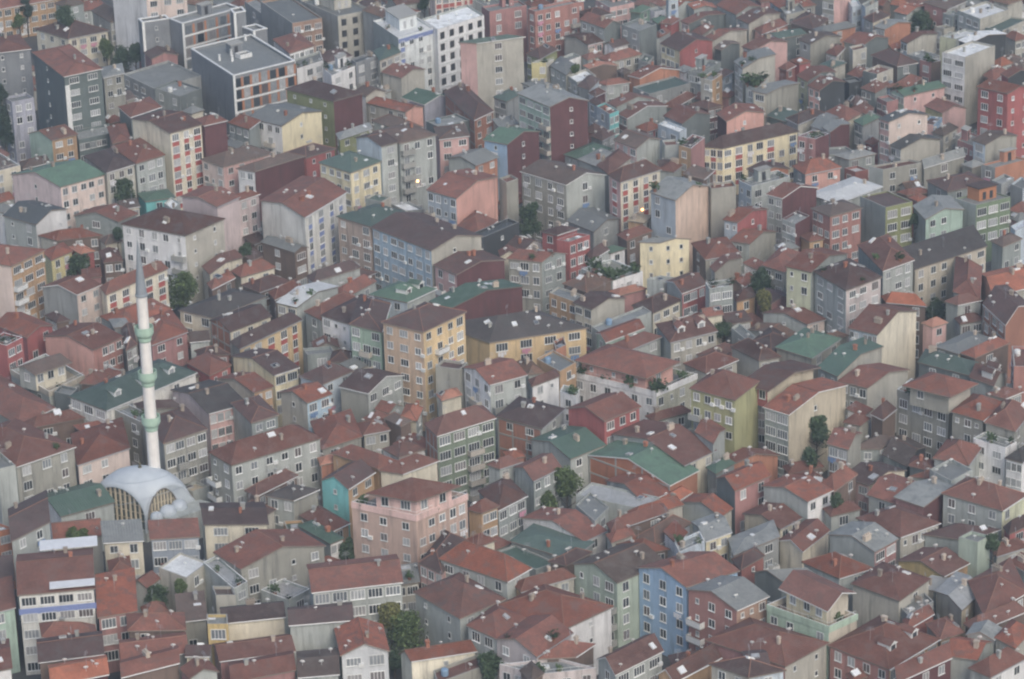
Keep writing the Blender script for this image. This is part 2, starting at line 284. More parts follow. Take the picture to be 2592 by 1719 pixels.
# ------------------------------------------------------------------ buildings read from the photograph: eave corners (left, near, right) in its pixels, eave height, roof, walls, roof colour, windows, extras
DATA = '''
-128,6,-38,30,166,-6 8.6 h2 oc/oc rr 0,9w
88,74,172,99,277,78 8.8 h2.2 cr/cr dr 3,4w
230,27,279,57,327,45 11.2 h1.6 be/be br 0,3w
284,-29,370,-6,472,-19 19.9 f wh/pw wh 0,3w
352,51,360,58,429,48 17.1 f cg/cg cg 0,1s we
428,48,461,61,607,21 17.1 f cg/cg gy 0,5D we,sl
-48,99,-19,136,80,124 19.9 h1 cg/cg rr 0,2s
80,132,161,195,260,174 22.6 h0.9 dg/dk rr 1s,2W ws
10,246,30,258,86,247 17.1 f li/li gy 1,2
254,172,260,198,316,185 17.1 h.6 be/gb gy 0,2
311,187,394,226,510,191 9.8 f gy/gy gy 4w,0
391,222,456,244,510,223 10.6 f lg/dg gy 2w,0 tr
298,271,330,298,411,271 13.7 h1 dg/dg rr 0,0 we
330,301,430,338,514,314 18.6 gr1.2 cr/cr dr 0,3w rp
271,322,284,364,332,354 11.1 h.8 br/br rr 0,0
191,330,199,354,284,336 9.6 f dk/dk gy 0,6w
69,338,131,356,198,340 11.4 gr1.5 mt/oc dr 0,2w
210,395,269,438,344,415 14.4 h1.2 be/be dr 0,3
281,371,344,415,420,392 14.7 h1.2 lg/lg rr 0,3w
26,442,153,474,269,442 13.6 gr2 pl/pw gn 1s,5
-80,399,-19,437,51,418 12.4 f cr/cr br 0,2w te
48,411,57,429,128,411 8.6 h.8 br/br br 0,0
-48,376,-6,405,27,391 10.4 h1 be/be rr 0,1
582,24,592,35,622,29 19.8 f cg/cg gy 0,0 we
613,69,641,80,676,73 16.1 f cg/cg gy 0,0 we
483,124,590,193,746,155 15.0 f cg/cg gy 0,7D we,sl,op,sv
659,3,740,59,815,45 16.4 f gy/bn gy 0,3w
619,3,670,41,699,30 12.4 f gy/bk gy 1,0
689,99,732,136,797,116 13.9 h1 wh/wh rr 0,5w
743,150,751,174,818,153 12.2 f wh/wh gy 0,3w te
797,137,829,159,893,142 10.7 h1 wh/wh dr 0,2
817,172,839,191,900,166 13.1 f wh/wh gy 0,2w te
721,225,844,257,921,236 14.2 h1.6 og/dr dr 3s,0
625,298,713,319,818,281 12.8 gl1.4 wh/yc gy 4,1s
576,311,631,328,660,306 12.9 h1.3 gt/gt rr 3,0
487,303,516,319,577,305 18.5 h.9 dr/dr rr 0,0
506,403,565,423,695,387 11.4 h1.4 pw/pk br 3,4
597,427,645,435,774,395 11.6 h.9 wh/dr br 2,0
715,389,775,400,852,376 11.2 h1.2 rd/rd dr 2,2
805,411,888,438,967,408 15.9 h2 yc/yc gd 4,3
758,0,855,41,941,24 16.4 f gy/be gy 0,3d ph
944,53,1008,96,1096,70 16.9 f gt/wb wh 0,4 ph,te,bb,bq
976,22,1015,35,1066,29 16.5 h.7 lg/lg rr 0,0
916,26,970,45,995,29 17.3 h.8 gy/gy br 0,0
1066,48,1107,75,1225,38 17.1 f wh/wh wh 0,5d sl
1091,-19,1101,-13,1203,-29 14.2 f pw/pw gy 0,6 rp
1196,-3,1228,16,1273,6 14.2 f cr/cr gy 0,1s
1219,16,1239,29,1333,13 14.3 f rp/rp gy 0,2w
1159,107,1206,110,1330,93 19.9 h.7 pk/be gd 0,1
897,156,901,159,960,140 14.0 f cg/cg cg 0,2w
944,128,960,155,1015,132 14.1 h.8 be/be gd 0,3w
964,183,1016,198,1078,175 11.4 gl1.1 be/be rr 0,0
1015,247,1074,266,1155,250 9.0 gl1.6 li/li gn 0,0 we
927,261,1026,284,1075,271 8.6 gl.9 be/sa rr 4,0
1123,233,1200,305,1251,281 11.7 h1.4 bk/bk dr 0,0
1078,306,1113,322,1190,303 10.6 f dg/dg gy 0,0
941,306,1021,333,1072,322 11.4 h1.3 lg/lg br 0,0
897,348,965,371,1010,359 19.3 gr1.2 lb/lg dr 0,1w
941,333,1011,364,1107,341 19.0 h1 lg/lg br 0,3 bp
1097,322,1110,354,1190,344 13.4 h.7 pk/pk br 0,2w
1221,354,1284,366,1369,333 13.3 gl1.5 bl/dr gn 1,1s
1131,400,1203,419,1263,397 10.3 gr1.2 lg/or gy 0,2
1247,246,1282,258,1324,236 11.4 h.8 lg/gy gd 2w,0
849,338,858,354,944,325 11.4 h.8 og/og gy 0,0
1335,22,1354,29,1466,5 15.7 f bp/bp gy 1,5
1391,-19,1404,-10,1477,-24 16.8 f bp/bp gy 0,3
1506,-2,1544,19,1605,6 11.4 f pk/pk gy 0,4w
1461,30,1488,45,1551,35 11.7 h1 gy/gy dr 0,0
1466,49,1530,72,1574,59 13.7 gl1.3 lg/dg rr 3,0
1426,92,1488,115,1530,105 10.3 gr1 be/pk dr 0,2
1573,62,1618,78,1662,61 14.0 f gy/dg gy 2,0
1433,99,1445,105,1471,86 8.7 f gb/gb gy 1,1
1592,30,1621,33,1649,19 11.4 h1 gd/gn gn 0,1
1648,48,1665,61,1697,53 8.5 h.8 dg/dg gn 0,2
1649,26,1657,30,1684,24 8.6 f wh/wh gy 0,3
1686,-6,1692,2,1707,-2 13.4 f lb/lb wh 1,1
1710,0,1716,19,1755,3 8.6 gl1 lg/lg or 1,0
1696,54,1700,62,1723,48 9.5 h.8 rd/rd rr 0,0
1721,53,1743,61,1838,35 9.4 gl1 pk/dg rr 2,0
1624,96,1645,105,1665,99 8.6 f lg/lg gy 2,0
1657,89,1669,96,1700,80 8.6 h.8 gy/gy rr 0,0
1670,110,1720,129,1807,102 11.4 gl1.6 yc/rd dr 4,1s
1331,137,1367,150,1413,124 11.2 h1.2 og/og dr 3,0
1366,159,1382,159,1396,153 11.1 f ye/be ye 2,0 te
1391,166,1433,191,1461,166 10.4 h.8 lg/be gy 3,2
1413,147,1433,156,1471,142 8.6 f lg/wh gy 1,1
1471,143,1487,153,1528,140 8.6 h.7 lg/lg rr 0,2
1515,147,1541,159,1625,137 8.7 h1.1 be/be rr 0,4
1474,166,1490,175,1566,167 8.7 gl.8 cr/br sa 1,0
1436,191,1461,209,1509,191 9.9 f lg/be wh 2,1 tr
1461,217,1492,228,1519,201 10.4 h1 gy/lb dr 0,0
1488,236,1506,246,1535,233 9.7 h.9 wh/dr dr 0,0 we
1511,210,1535,217,1597,209 8.6 h.8 wh/lg rr 0,3
1589,191,1619,199,1724,177 8.8 gl1.6 or/or rr 0,0 we
1566,182,1579,188,1598,179 8.6 h.6 br/br br 0,0
1602,220,1643,238,1748,210 8.6 f.4 gy/gy gd 0,2
1536,260,1560,271,1672,255 10.0 gl1.8 gt/gt rr 1,1
1563,289,1587,301,1691,268 9.9 gl1.5 rp/gt rr 2,0 we
1675,271,1707,274,1764,242 8.6 h1 dg/dg rr 0,0
1678,293,1726,314,1801,289 11.4 gl1.5 lb/dg rr 2,0
1665,314,1720,335,1732,328 11.4 f lb/lb wh 2,0
1608,322,1637,335,1678,322 8.6 h1 rd/rd rr 0,2
1490,255,1519,274,1538,265 11.0 h.8 lb/lb dr 2w,0
1509,268,1543,289,1563,281 11.8 f.4 lb/tq rr 1,2
1493,344,1525,357,1560,338 8.6 h1 gy/gy dr 0,2
1552,354,1611,376,1675,352 11.4 gl1.3 pk/lg br 3,0
1675,354,1683,368,1702,367 11.4 f lg/lg rr 0,0
1426,391,1477,408,1551,376 8.2 h1.2 gt/gt gn 0,0
1461,403,1515,424,1576,395 9.2 h.9 lg/lg gy 0,2
1509,418,1541,443,1598,399 13.1 h1.2 be/be rr 0,2
1315,434,1433,469,1536,443 14.2 gl1.6 gb/lg br 4w,1 we
1538,443,1570,462,1675,429 16.8 h1.6 pk/cr dr 1w,4 rp
1318,210,1350,223,1407,217 11.4 h.8 lg/lg gy 2,0
1308,236,1391,271,1492,255 18.1 gl1.5 mt/dr gy 4W,1s
1643,486,1710,508,1798,471 17.1 gl1.8 lb/pe gy 2,0 te
1621,153,1640,159,1656,143 8.6 f gy/gy gd 1,1
1716,179,1732,185,1754,172 8.3 h.6 wh/wh gy 0,1
1554,424,1570,429,1614,411 8.3 f lg/lg wh 0,0
1739,10,1755,24,1819,22 8.6 gl.9 lg/lg or 0,0
1812,13,1863,38,1927,16 10.5 gl1.2 lg/lg rr 0,1
1863,46,1895,61,1978,33 10.7 gl1.1 lg/be dr 2,0
1749,80,1777,89,1809,67 8.6 h.8 be/be rr 0,2
1784,102,1803,105,1895,75 9.2 gl1.2 be/be rr 0,0
1806,121,1825,128,1876,110 8.6 gl1 dg/dg br 0,0
1876,118,1908,128,1997,105 11.4 gl1.3 gy/pk rr 2,0
1908,73,1927,88,1997,61 9.3 h1 sa/sa rr 0,1
1933,86,1969,99,2045,86 9.3 gr.8 wh/dg gd 0,2
2000,57,2061,77,2099,48 10.6 h1.1 br/br dr 0,2
2056,73,2077,86,2169,67 10.9 h1 gt/or gy 0,1
2020,100,2051,112,2131,92 11.4 gl1.2 lg/gb br 1w,0
1946,3,1978,26,2067,13 10.0 h1 lb/be rr 2,3
1975,19,1991,38,2039,26 11.3 f gb/gb gy 2,2
2147,3,2157,19,2176,13 14.2 f lb/lb wh 1,2
2112,172,2144,159,2182,150 9.5 h.6 be/be gd 0,0
1742,179,1774,185,1825,156 11.4 f gy/gt gy 2,1 cl
1774,198,1803,204,1828,188 14.0 f be/oc gy 1w,1w te
1803,191,1828,198,1857,182 11.4 h.6 lg/lb dr 1w,1w
1857,156,1879,175,1965,137 17.1 gl.8 lg/be gy 2w,0 te
1902,230,1940,238,2026,210 13.6 gl.6 cr/gb gy 1W,0
1895,217,1914,223,1943,201 13.9 f lg/lg rr 1,0 pl
1969,172,1991,179,2016,166 8.6 h.9 rr/rr rr 0,1
1997,153,2023,163,2055,156 8.6 h.8 rd/rd rr 0,0
2015,191,2043,207,2118,182 11.4 gl1.1 yg/dg rr 1,0
2043,217,2074,230,2142,207 14.2 gl1.3 sa/ck rr 2,0
2141,204,2150,210,2182,204 8.6 f ck/ck gy 0,0
1812,287,1838,308,1937,284 11.4 gl1.4 dr/sa rr 0,1s
1745,265,1793,277,1831,268 8.8 h.8 dr/dr dr 0,0
1940,293,1988,309,2023,284 9.6 h.7 gd/gt gd 0,0
1988,300,2020,316,2090,287 11.2 h1 gy/be dr 0,0 we
2087,284,2141,309,2182,287 10.8 h1.4 be/cr rr 0,0
2051,319,2083,332,2125,297 11.1 gl.9 lg/lg gy 2,0
2080,322,2101,335,2154,314 12.0 gl.8 gy/dr gy 0,0
2020,344,2064,352,2099,338 14.2 f rp/dr gy 2,0 te
1776,371,1830,376,2024,332 11.4 h1.8 yc/yc dr 3,7w rq
1718,367,1749,376,1784,348 14.2 f oc/rp dr 1w,0 te
1889,427,1918,443,2000,427 8.6 gl1.1 lg/or dr 2,1s
2004,421,2037,443,2131,424 11.4 h1.6 gt/sa rr 1,2
1870,456,1902,472,2000,446 11.4 f.6 lb/lg gy 2,3 te
2067,376,2096,392,2169,386 8.5 f.4 gt/gt gy 0,2
2082,-6,2111,0,2153,-13 15.7 f gb/pk gy 2w,0
2181,10,2191,19,2223,3 15.3 f lb/lg gy 0,1
2184,45,2210,57,2255,38 12.8 h.9 lg/cr dr 1,1
2210,67,2239,75,2309,57 11.8 gl1 lg/or gy 3,0
2261,29,2296,38,2347,16 8.6 gl.9 lg/lg or 0,0
2366,67,2389,73,2414,69 8.7 f be/be gb 1,1
2424,26,2481,48,2554,24 13.2 f lg/be wh 3w,0
2392,35,2411,41,2424,37 11.3 f gt/gt gy 1,1
2494,70,2538,77,2602,48 11.2 f.4 gd/be gd 0,0
2277,102,2296,110,2376,85 11.4 gl1.1 lb/be rr 2,0
2379,92,2420,99,2484,80 11.4 f yg/lg wh 0,1
2424,102,2452,112,2551,86 14.2 gl1 ck/ck wh 0,0
2538,89,2570,105,2602,96 9.8 h1 be/be rr 0,2
2133,105,2181,118,2253,96 11.1 gl1.4 be/dg rr 0,0
2149,118,2159,128,2194,120 11.7 f be/be rr 0,2
2089,134,2118,143,2140,121 10.5 h.9 lg/be rr 2,1
2204,140,2271,169,2325,159 11.2 h1.5 br/dg dr 0,0
2296,137,2341,150,2379,140 11.3 f.4 gy/gy gy 0,2
2328,151,2357,159,2382,153 11.5 f rp/br dr 1w,0 te
2385,132,2443,145,2519,115 16.8 f wh/be wh 2W,0 bl
2143,188,2178,198,2200,179 8.5 h.9 gt/gt rr 2,0
2184,179,2220,188,2261,172 10.9 f dg/be rr 0,0 cl
2178,223,2216,236,2248,217 9.0 h1.2 gt/gt rr 3,0
2232,217,2251,223,2264,217 8.2 h.7 bl/bl rr 0,1
2255,220,2296,226,2334,198 8.6 h1 br/br rr 0,0
2251,231,2288,244,2395,220 9.1 gr.9 mt/pk gn 4w,2s te
2220,246,2245,258,2258,255 8.6 f rp/rp gy 2,0
2338,268,2385,287,2449,274 8.6 gl1.3 ye/pk rr 0,0
2353,306,2363,316,2385,297 8.6 f pk/bl dr 0,0
2471,220,2551,238,2615,223 19.9 gl1.2 rd/rd rr 2w,2s
2538,191,2551,198,2615,179 17.1 gl1 rd/ck rr 0,0
2487,191,2516,207,2551,179 11.7 h1 br/br rr 0,0
2159,306,2184,319,2229,297 11.4 h1 gt/gy gn 2,0
2223,300,2250,309,2353,290 16.6 gl1.2 pk/pw cg 2,2s
2251,367,2280,378,2384,352 11.9 gl1.4 lg/be cg 2,0
2357,335,2389,344,2427,322 8.6 h1 be/be br 0,2
2427,344,2446,351,2475,335 8.6 f be/be gy 0,2 te
2424,354,2465,370,2491,348 11.4 f.4 rp/rp gy 3,0
2459,354,2494,367,2578,343 14.2 gl1.1 lb/gb br 1W,0
2188,360,2210,370,2226,357 8.6 h.8 rd/rd rr 1,0
2491,418,2519,424,2602,402 11.4 f.4 gy/or gy 1,0
2334,421,2338,426,2444,395 11.0 gr1.4 gb/gb gy 0,1
2200,421,2235,429,2336,411 11.8 f.4 lg/gb rr 0,0
2108,392,2149,405,2220,389 9.1 h.8 gt/gt gy 0,2
2143,427,2165,435,2191,430 8.6 f rr/rr wh 1,0
2044,491,2118,517,2235,472 11.4 h.8 lg/lg wh 0,0
2510,456,2535,466,2567,450 11.4 f gy/gy gy 1,1
2558,466,2589,478,2615,459 11.4 f gy/lb gy 0,2
6,546,91,569,172,529 11.3 gl1.5 lg/wh cg 2,0 sl0
185,546,300,562,351,540 8.6 gr1.5 gt/gt rr 1,0
96,597,143,610,261,597 8.7 h1.2 be/br rr 0,3
-96,658,29,674,116,632 17.1 h1.6 pw/oc rr 1,3W lb
105,636,129,660,185,636 8.6 h1 ye/ye rr 0,2
172,626,204,644,242,636 8.5 h.6 rd/rd sa 0,0
249,636,261,666,312,661 8.6 h1.2 br/br rr 0,2
102,727,195,747,260,720 11.4 gr1.3 gy/pw rr 0,2 we
252,728,268,747,426,680 11.4 h1.2 cr/cr rr 0,5w rp
305,567,469,597,571,553 15.5 h2 wh/be dr 5,2s lb
252,801,306,830,437,782 8.2 h1.3 lg/cr rr 0,3
-16,821,67,856,137,824 11.4 gl1.2 rd/rd rr 0,2
-32,862,16,875,57,854 14.2 f.4 rd/rd gy 0,2w te
108,851,236,886,314,852 11.4 gr1.5 sa/bp rr 0,4
341,817,383,875,477,840 11.4 h1.2 rp/rp rr 0,2w
306,833,319,888,348,872 10.3 h1 be/gt dr 0,2
346,489,367,511,446,500 8.4 h.8 tq/tq gn 0,0
415,514,437,530,456,514 8.7 f lg/lg wh 0,0
112,798,143,817,179,811 8.6 h.8 br/br dr 0,0
274,808,287,830,332,827 10.0 h.7 gy/gy gy 0,0
456,497,550,525,609,498 17.7 gr1 pl/pl rr 0,0
550,511,576,519,660,491 15.2 h.8 pl/pl rr 0,3 lb
657,508,772,551,879,486 16.0 gr1.3 bw/bw rr 0,4w bp2
659,613,746,640,782,626 9.7 gl.8 br/br gy 1,1W
510,674,530,695,616,652 8.6 gl.8 be/cr rr 0,3
584,687,609,703,699,677 8.6 h1.4 be/cr rr 0,2
523,718,536,734,597,703 8.6 h.9 br/br rr 0,2
609,722,657,741,737,712 8.6 h1 br/br dr 0,2
679,741,695,760,766,725 8.6 h.9 br/br rr 0,0
450,785,539,806,679,750 11.4 h1.4 cr/gt cd 2w,0
697,766,751,779,860,725 11.4 gl1.1 cr/lg wh 2w,0 te
528,811,582,841,689,800 11.4 gr1.3 bk/cr dr 0,3
581,865,606,884,766,809 11.4 h1.2 gb/y2 dr 0,5w rp
769,789,813,811,915,757 10.9 h1.2 lg/lg rr 0,0
775,699,794,715,915,677 10.5 h1.2 lg/lg dr 0,0
491,888,514,903,584,897 9.1 h1 rp/rp dr 0,0
850,548,938,574,1040,540 14.2 h1.6 tn/tn gd 3w,0
938,575,1091,635,1223,597 14.2 gl1.7 bl4/be dr 7w,1s ch
1078,481,1155,503,1262,447 15.2 gl1.5 lb/sa rr 4,0 lb
1263,451,1282,462,1311,452 14.2 f be/gb rr 0,0
1155,572,1212,599,1260,559 10.3 h1.5 gt/be rr 0,0
1212,597,1223,601,1314,562 11.6 f cg/ck cg 0,1s
1096,671,1155,696,1282,658 11.4 gl1.3 pk/dr dr 2,0
1171,639,1219,658,1263,655 8.6 h1 br/dr br 0,0
925,502,965,511,989,498 11.4 f.3 gt/be gd 0,0
986,514,1027,534,1075,530 8.6 f gy/gy wh 0,0
932,746,1031,766,1107,731 11.4 h1.9 lb/lg gn 0,0 dm
1085,763,1139,782,1327,725 11.4 gl1.5 dr/dr gn 0,0 sk
810,798,884,821,989,766 11.9 h1.3 wh/wh dr 3,0
884,821,967,841,989,770 17.1 h1.3 mg/mg dr 3w,0
964,816,1072,841,1182,789 19.9 h1.7 pt/y2 dr 3w,4
1107,821,1238,868,1490,830 11.4 h2.6 y2/y2 cd 1,4W sk
836,741,865,760,954,712 8.7 h1.2 lg/lg rr 0,0
842,693,900,712,954,690 6.5 h1 lg/br dr 0,0
1281,655,1372,664,1437,642 11.4 gl1.2 gb/gt rr 3w,2w te
1367,586,1410,596,1466,578 11.4 h.6 rd/rd dr 1,0
1409,607,1441,612,1493,594 13.6 f rd/rd gy 0,3 bw
1433,559,1503,588,1570,553 8.8 gl1.2 gy/gy gy 0,1
1493,652,1500,658,1543,632 9.8 h1.2 lg/lg dr 0,0
1509,636,1547,642,1587,629 8.1 h.9 wh/wh gn 0,1
1613,613,1670,615,1751,605 11.4 gl.6 yc/yc gy 1s,2s
1472,680,1551,712,1627,687 9.9 f lg/wh gb 0,1 te,pl
1390,741,1461,766,1484,750 11.3 f.3 oc/be gy 3,0
1449,766,1498,784,1586,755 11.5 gl1.2 cr/be dr 2w,0
1423,718,1484,741,1551,709 10.0 h1.2 br/br br 0,0
1503,830,1519,841,1649,789 10.4 f.3 lg/lg gy 0,1
1598,773,1653,793,1726,760 10.0 h1.3 be/cr dr 0,3w
1684,712,1726,744,1790,720 11.8 gr1.1 lg/rd dr 0,3w we
1645,707,1678,712,1700,706 11.4 f lg/lg gb 0,0
1659,821,1696,868,1818,838 10.5 h1.6 lg/be rr 0,4 dm
1506,844,1533,868,1633,830 10.3 gr.9 mt/mt rr 1,0 we
1541,875,1592,888,1678,852 9.7 h1 lg/lg rr 0,2
1551,744,1566,750,1640,731 8.6 h.7 be/rp sa 0,0
1560,594,1586,610,1653,585 9.7 h1 br/br rr 0,0
1618,549,1630,565,1653,546 10.2 h.6 oc/lg cr 0,1 lt
1795,470,1800,478,1863,471 17.1 f gb/gb rr 0,0
1828,556,1867,564,1946,529 13.1 gl1.2 lb/rd rr 2s,1s
1938,492,1980,503,2072,475 14.2 gl1.5 lg/dr rr 2,0 we
1980,554,2013,567,2050,546 13.0 f.4 lg/dr gy 3w,0
1844,610,1898,618,1969,586 9.9 gl1.3 lg/gb rr 1,0
1749,616,1784,658,1876,642 9.6 h1.5 br/be rr 0,0
1800,680,1809,690,1879,652 10.1 gl1 be/gb rr 0,0
1790,722,1796,731,1855,722 14.2 f lg/gt gb 0,2W te
1851,741,1863,766,1914,750 8.6 h1 be/oc dr 0,1
1892,835,1991,865,2023,846 7.1 gr1 lg/lg br 1,0
1926,792,2043,822,2093,808 8.8 gr1.2 lg/pw rr 1s,1
1927,671,1986,690,2036,642 11.4 h1.2 gb/gb rr 2,0
1986,674,2053,690,2147,642 17.0 gl1.5 yg/gt rr 2,1 bl
2058,687,2141,736,2234,701 16.9 h1.7 lg/lp dr 3w,3w sk,te
2051,527,2101,549,2184,526 14.2 h.9 bp/bp br 3,3 eo
2023,597,2048,613,2051,597 9.8 h.8 oc/oc rr 0,1
1851,830,1895,865,1914,852 8.6 f lg/lg gy 1,0
1895,868,1953,907,2010,862 9.2 h1.3 rd/rd dr 0,0
2093,849,2118,859,2150,849 8.6 h.6 be/be br 0,0
2177,497,2242,525,2310,510 14.2 f.3 gt/og dr 0,2W oc2
2309,521,2342,556,2441,530 12.5 gl1.3 gt/mt gy 0,3
2417,502,2471,519,2558,498 13.1 f.3 gt/dg2 gy 0,3W ph
2169,620,2234,687,2315,658 15.7 h1.6 gt/lg rr 0,3w te
2280,654,2315,683,2500,623 13.6 sr2.2 cr/be2 cd 0,6
2232,754,2242,766,2347,776 11.4 h1.4 br/br or 0,0
2146,830,2221,848,2325,787 13.5 gl2.3 lb/yc2 rr 6,0
2389,763,2424,773,2487,760 13.7 h1.1 gt/lg rr 0,0
2411,738,2481,766,2487,677 13.3 h1.6 lg/lg rr 0,0
2479,693,2513,750,2621,725 11.8 gr1.6 sa/be or 0,3
2486,770,2545,824,2609,773 14.7 gl1.8 bk/bk dr 3w,0 we
2420,811,2430,822,2491,811 11.1 h1 lg/lg rr 0,2w
2328,840,2360,830,2401,817 11.4 h.9 pk/pk sa 0,1
2366,878,2427,897,2513,856 11.4 h.6 gt/cr gy 0,0
2430,894,2468,907,2558,868 11.5 h1 br/br rr 0,1
2344,457,2398,486,2507,463 11.4 h1 gt/gt dr 1,2
2267,486,2296,495,2363,486 8.6 h.7 br/br rr 0,0
2309,505,2322,511,2353,502 8.6 h.7 rd/rd rr 0,0
2558,572,2570,585,2609,565 11.4 f lb/lb lb 0,0
2507,610,2538,626,2589,604 11.4 h.7 gt/gt br 0,2
30,933,88,949,183,917 12.6 gr1.2 lg/cr br 1,3 ps
27,935,124,991,212,949 9.9 f1 lg/lg cr 2,2w te
-96,991,46,1077,142,1032 9.8 h1.8 gb/gb rr 0,0
73,1077,86,1083,217,1058 9.8 h1.2 br/br rr 0,0
172,1003,269,1040,500,943 12.7 h2.2 bw/bw gd 3W,2 dm3
-112,1109,40,1183,193,1131 14.0 h1.6 lg/gb rr 0,3w te
177,1099,195,1179,330,1134 11.2 h1.6 pw/pw rr 0,3w lb
290,1037,354,1067,370,1061 12.2 f gb/gb gy 2,0 te
338,1022,360,1035,469,1032 12.8 h.9 gb/gb dr 0,0
357,1064,413,1124,526,1086 13.8 h1.6 gb/gb dr 0,4w lb
86,1258,153,1309,293,1271 8.6 gr1.6 wh/lg gn2 0,1
137,991,179,1000,185,994 10.0 f dg/dg gy 0,0
0,991,19,1000,61,997 6.6 h.6 be/be rr 0,0
191,1083,204,1093,271,1080 9.7 h.6 br/br rr 0,0
-64,1137,-6,1188,32,1179 15.9 f lg/lg gy 0,0
526,1144,585,1179,815,1109 12.9 h1.9 gb/lg rr 2,6
431,987,528,1048,627,1021 12.4 gr1.6 pl/pk cd 0,5W
584,1021,635,1072,707,1050 13.2 h1 be/gt dr 0,2
584,901,694,951,759,930 11.4 gr1.5 yc/yc dr 0,2W
546,959,643,995,695,978 11.4 gr1.4 be/oc rr 0,2
705,994,777,1021,842,997 11.4 gr1.3 be/bl4 rr 1s,2w
756,952,818,973,896,938 11.4 h1.5 lb/lb dr 0,2
856,979,932,997,1025,950 11.4 gl1.6 gb/lg dr 0,3w we
402,949,437,978,507,952 8.8 h1 gb/gb cd 0,0
469,917,530,952,587,924 10.0 h1.3 rd/rd rr 0,2
670,1255,743,1268,810,1239 10.8 h1.2 lg/gb cd 2,0
809,1217,882,1239,951,1195 11.4 gr1.7 tq2/oc dr 1s,2
466,1236,488,1244,530,1230 4.8 f be/lg cr 0,0
625,1246,648,1258,756,1204 8.9 h1 br/br rr 0,0
606,1284,667,1309,699,1290 8.9 h.9 be/be dr 0,0
785,1067,813,1139,918,1105 9.3 h1.5 gb/gb rr 0,2
804,1163,810,1179,864,1166 9.4 h.7 bk/bk sa 0,0
769,885,778,898,848,892 8.6 f gt/gt gy 0,0
1102,927,1164,935,1184,917 14.2 f gb/gb dr 0,0
1169,930,1239,975,1336,949 14.2 gr1.4 wh/lg rr 3,2w lb
1302,917,1336,949,1359,946 11.4 h1 lg/lg br 0,0
1072,1073,1105,1105,1257,1058 14.2 h1.7 bk/gg rr 0,4W lb
1254,1054,1372,1086,1431,1034 11.6 h1.3 bk/lg dr 2,1 bc
1011,1058,1056,1067,1072,1032 9.2 h.9 cr/lg or 0,0
970,1058,1015,1080,1040,1067 9.6 h.8 br/br br 0,0
900,1073,919,1102,989,1089 8.9 h1 be/be rr 0,0
957,1191,1019,1201,1113,1166 11.4 h1.4 cr/cr rr 0,1
836,1147,957,1188,1015,1169 11.4 h1.3 oc/oc rr 0,2w
925,1249,1054,1271,1169,1230 18.6 h1.7 pk2/pk2 rr 2,2 ps
890,1270,1053,1305,1182,1250 16.0 f1 tp/tp gy 3,5 te
1180,1290,1219,1300,1266,1281 11.9 h1.3 oc/oc rr 0,2
1230,1176,1265,1188,1324,1169 11.4 h1 lg/lg rr 0,0
1209,1242,1260,1294,1336,1255 10.9 h1.4 gt/gt dr 0,3w
1107,1003,1117,1016,1171,1000 11.4 h.8 cr/cr sa 0,0
1453,912,1637,959,1723,916 11.2 h1.7 sa/sa rr 3s,1 ps
1450,941,1661,991,1764,946 8.6 f1 wh/og2 gy 6,4 te,pl
1340,968,1346,979,1418,952 11.4 h.7 wh/wh rr 0,2
1359,908,1417,940,1458,917 11.4 f.4 oc/oc gy 0,1
1417,991,1458,1003,1464,991 11.4 f wh/wh gy 1,0 te
1433,1034,1530,1067,1624,1029 13.3 gr1.6 rd/rd rr 0,3
1340,1113,1444,1163,1535,1126 10.2 gr1.5 lg/lg gn2 0,2
1485,1152,1696,1230,1771,1191 9.6 gr2.2 or2/or gn 0,0 we
1299,1183,1350,1219,1423,1183 11.4 gr1.3 lg/gt rr 0,3
1458,1278,1506,1319,1541,1284 9.7 f.3 lg/lg gy 0,0
1531,1217,1630,1274,1697,1246 8.5 gr1.5 lg/cr rr 0,1
1547,1099,1732,1179,1815,1140 10.5 gr2 lg/cr rr 0,2 sk
1681,1271,1697,1281,1754,1246 8.3 h.8 lg/wh or 0,0 we
1458,1252,1630,1290,1669,1258 9.1 f.3 lg/lg wg 0,0
1592,1300,1605,1316,1732,1278 9.2 h1 be/be rr 0,1
1276,1150,1286,1163,1331,1156 8.6 h.6 bk/bk or 0,0
1633,1054,1656,1067,1754,1042 8.6 h.8 lg/lg rr 0,0
1401,863,1407,885,1433,873 11.4 f or/or dr 0,0
1744,983,1860,1014,1924,965 17.4 h2.3 ol/ol rr 4,0
1868,971,1945,991,2079,930 16.6 gl1.3 rd/yb dr 2,0 ps
1862,994,1941,1007,1953,1000 14.0 f1 lp/lp rr 2W,0 te
1930,1030,1997,1051,2147,975 14.6 gl1.5 gt2/yb rr 2W,1s we
1729,920,1787,946,1870,911 9.3 h1.2 be/be rr 0,0
1761,898,1809,908,1876,879 7.8 h1 rp/rp dr 0,0
1847,877,1921,914,1978,904 10.2 h1.6 be/be dr 0,0
1961,879,2055,908,2131,857 10.6 h1.4 gb/gb gn 0,0
2067,930,2120,954,2237,877 12.2 gl1.4 gt/be gn2 2s,0
1819,1163,1851,1179,1975,1153 8.2 gl1.3 or/or rr 0,1s
1809,1211,1860,1244,1953,1204 11.4 gr1.5 dg/rp rr 0,2
1927,1230,2045,1271,2110,1241 11.2 gr1.2 lg/wh rr 0,2
2004,1201,2055,1227,2118,1236 7.8 h1.4 be/be rr 0,0
1723,1271,1825,1309,1857,1287 8.6 gr1.4 lg/be rr 0,0
1793,1188,1812,1201,1863,1172 9.3 h.8 gt/gt gn 0,0
1991,1195,1996,1201,2087,1182 8.0 h.9 br/br rr 0,0
1758,1093,1806,1124,1838,1086 12.4 gl.8 lg/lg rr 0,0
2119,965,2196,983,2304,936 11.4 gl1.3 gb/be rr 3,0
2202,1048,2235,1064,2271,1035 11.4 h1.4 br/br dr 0,0 we
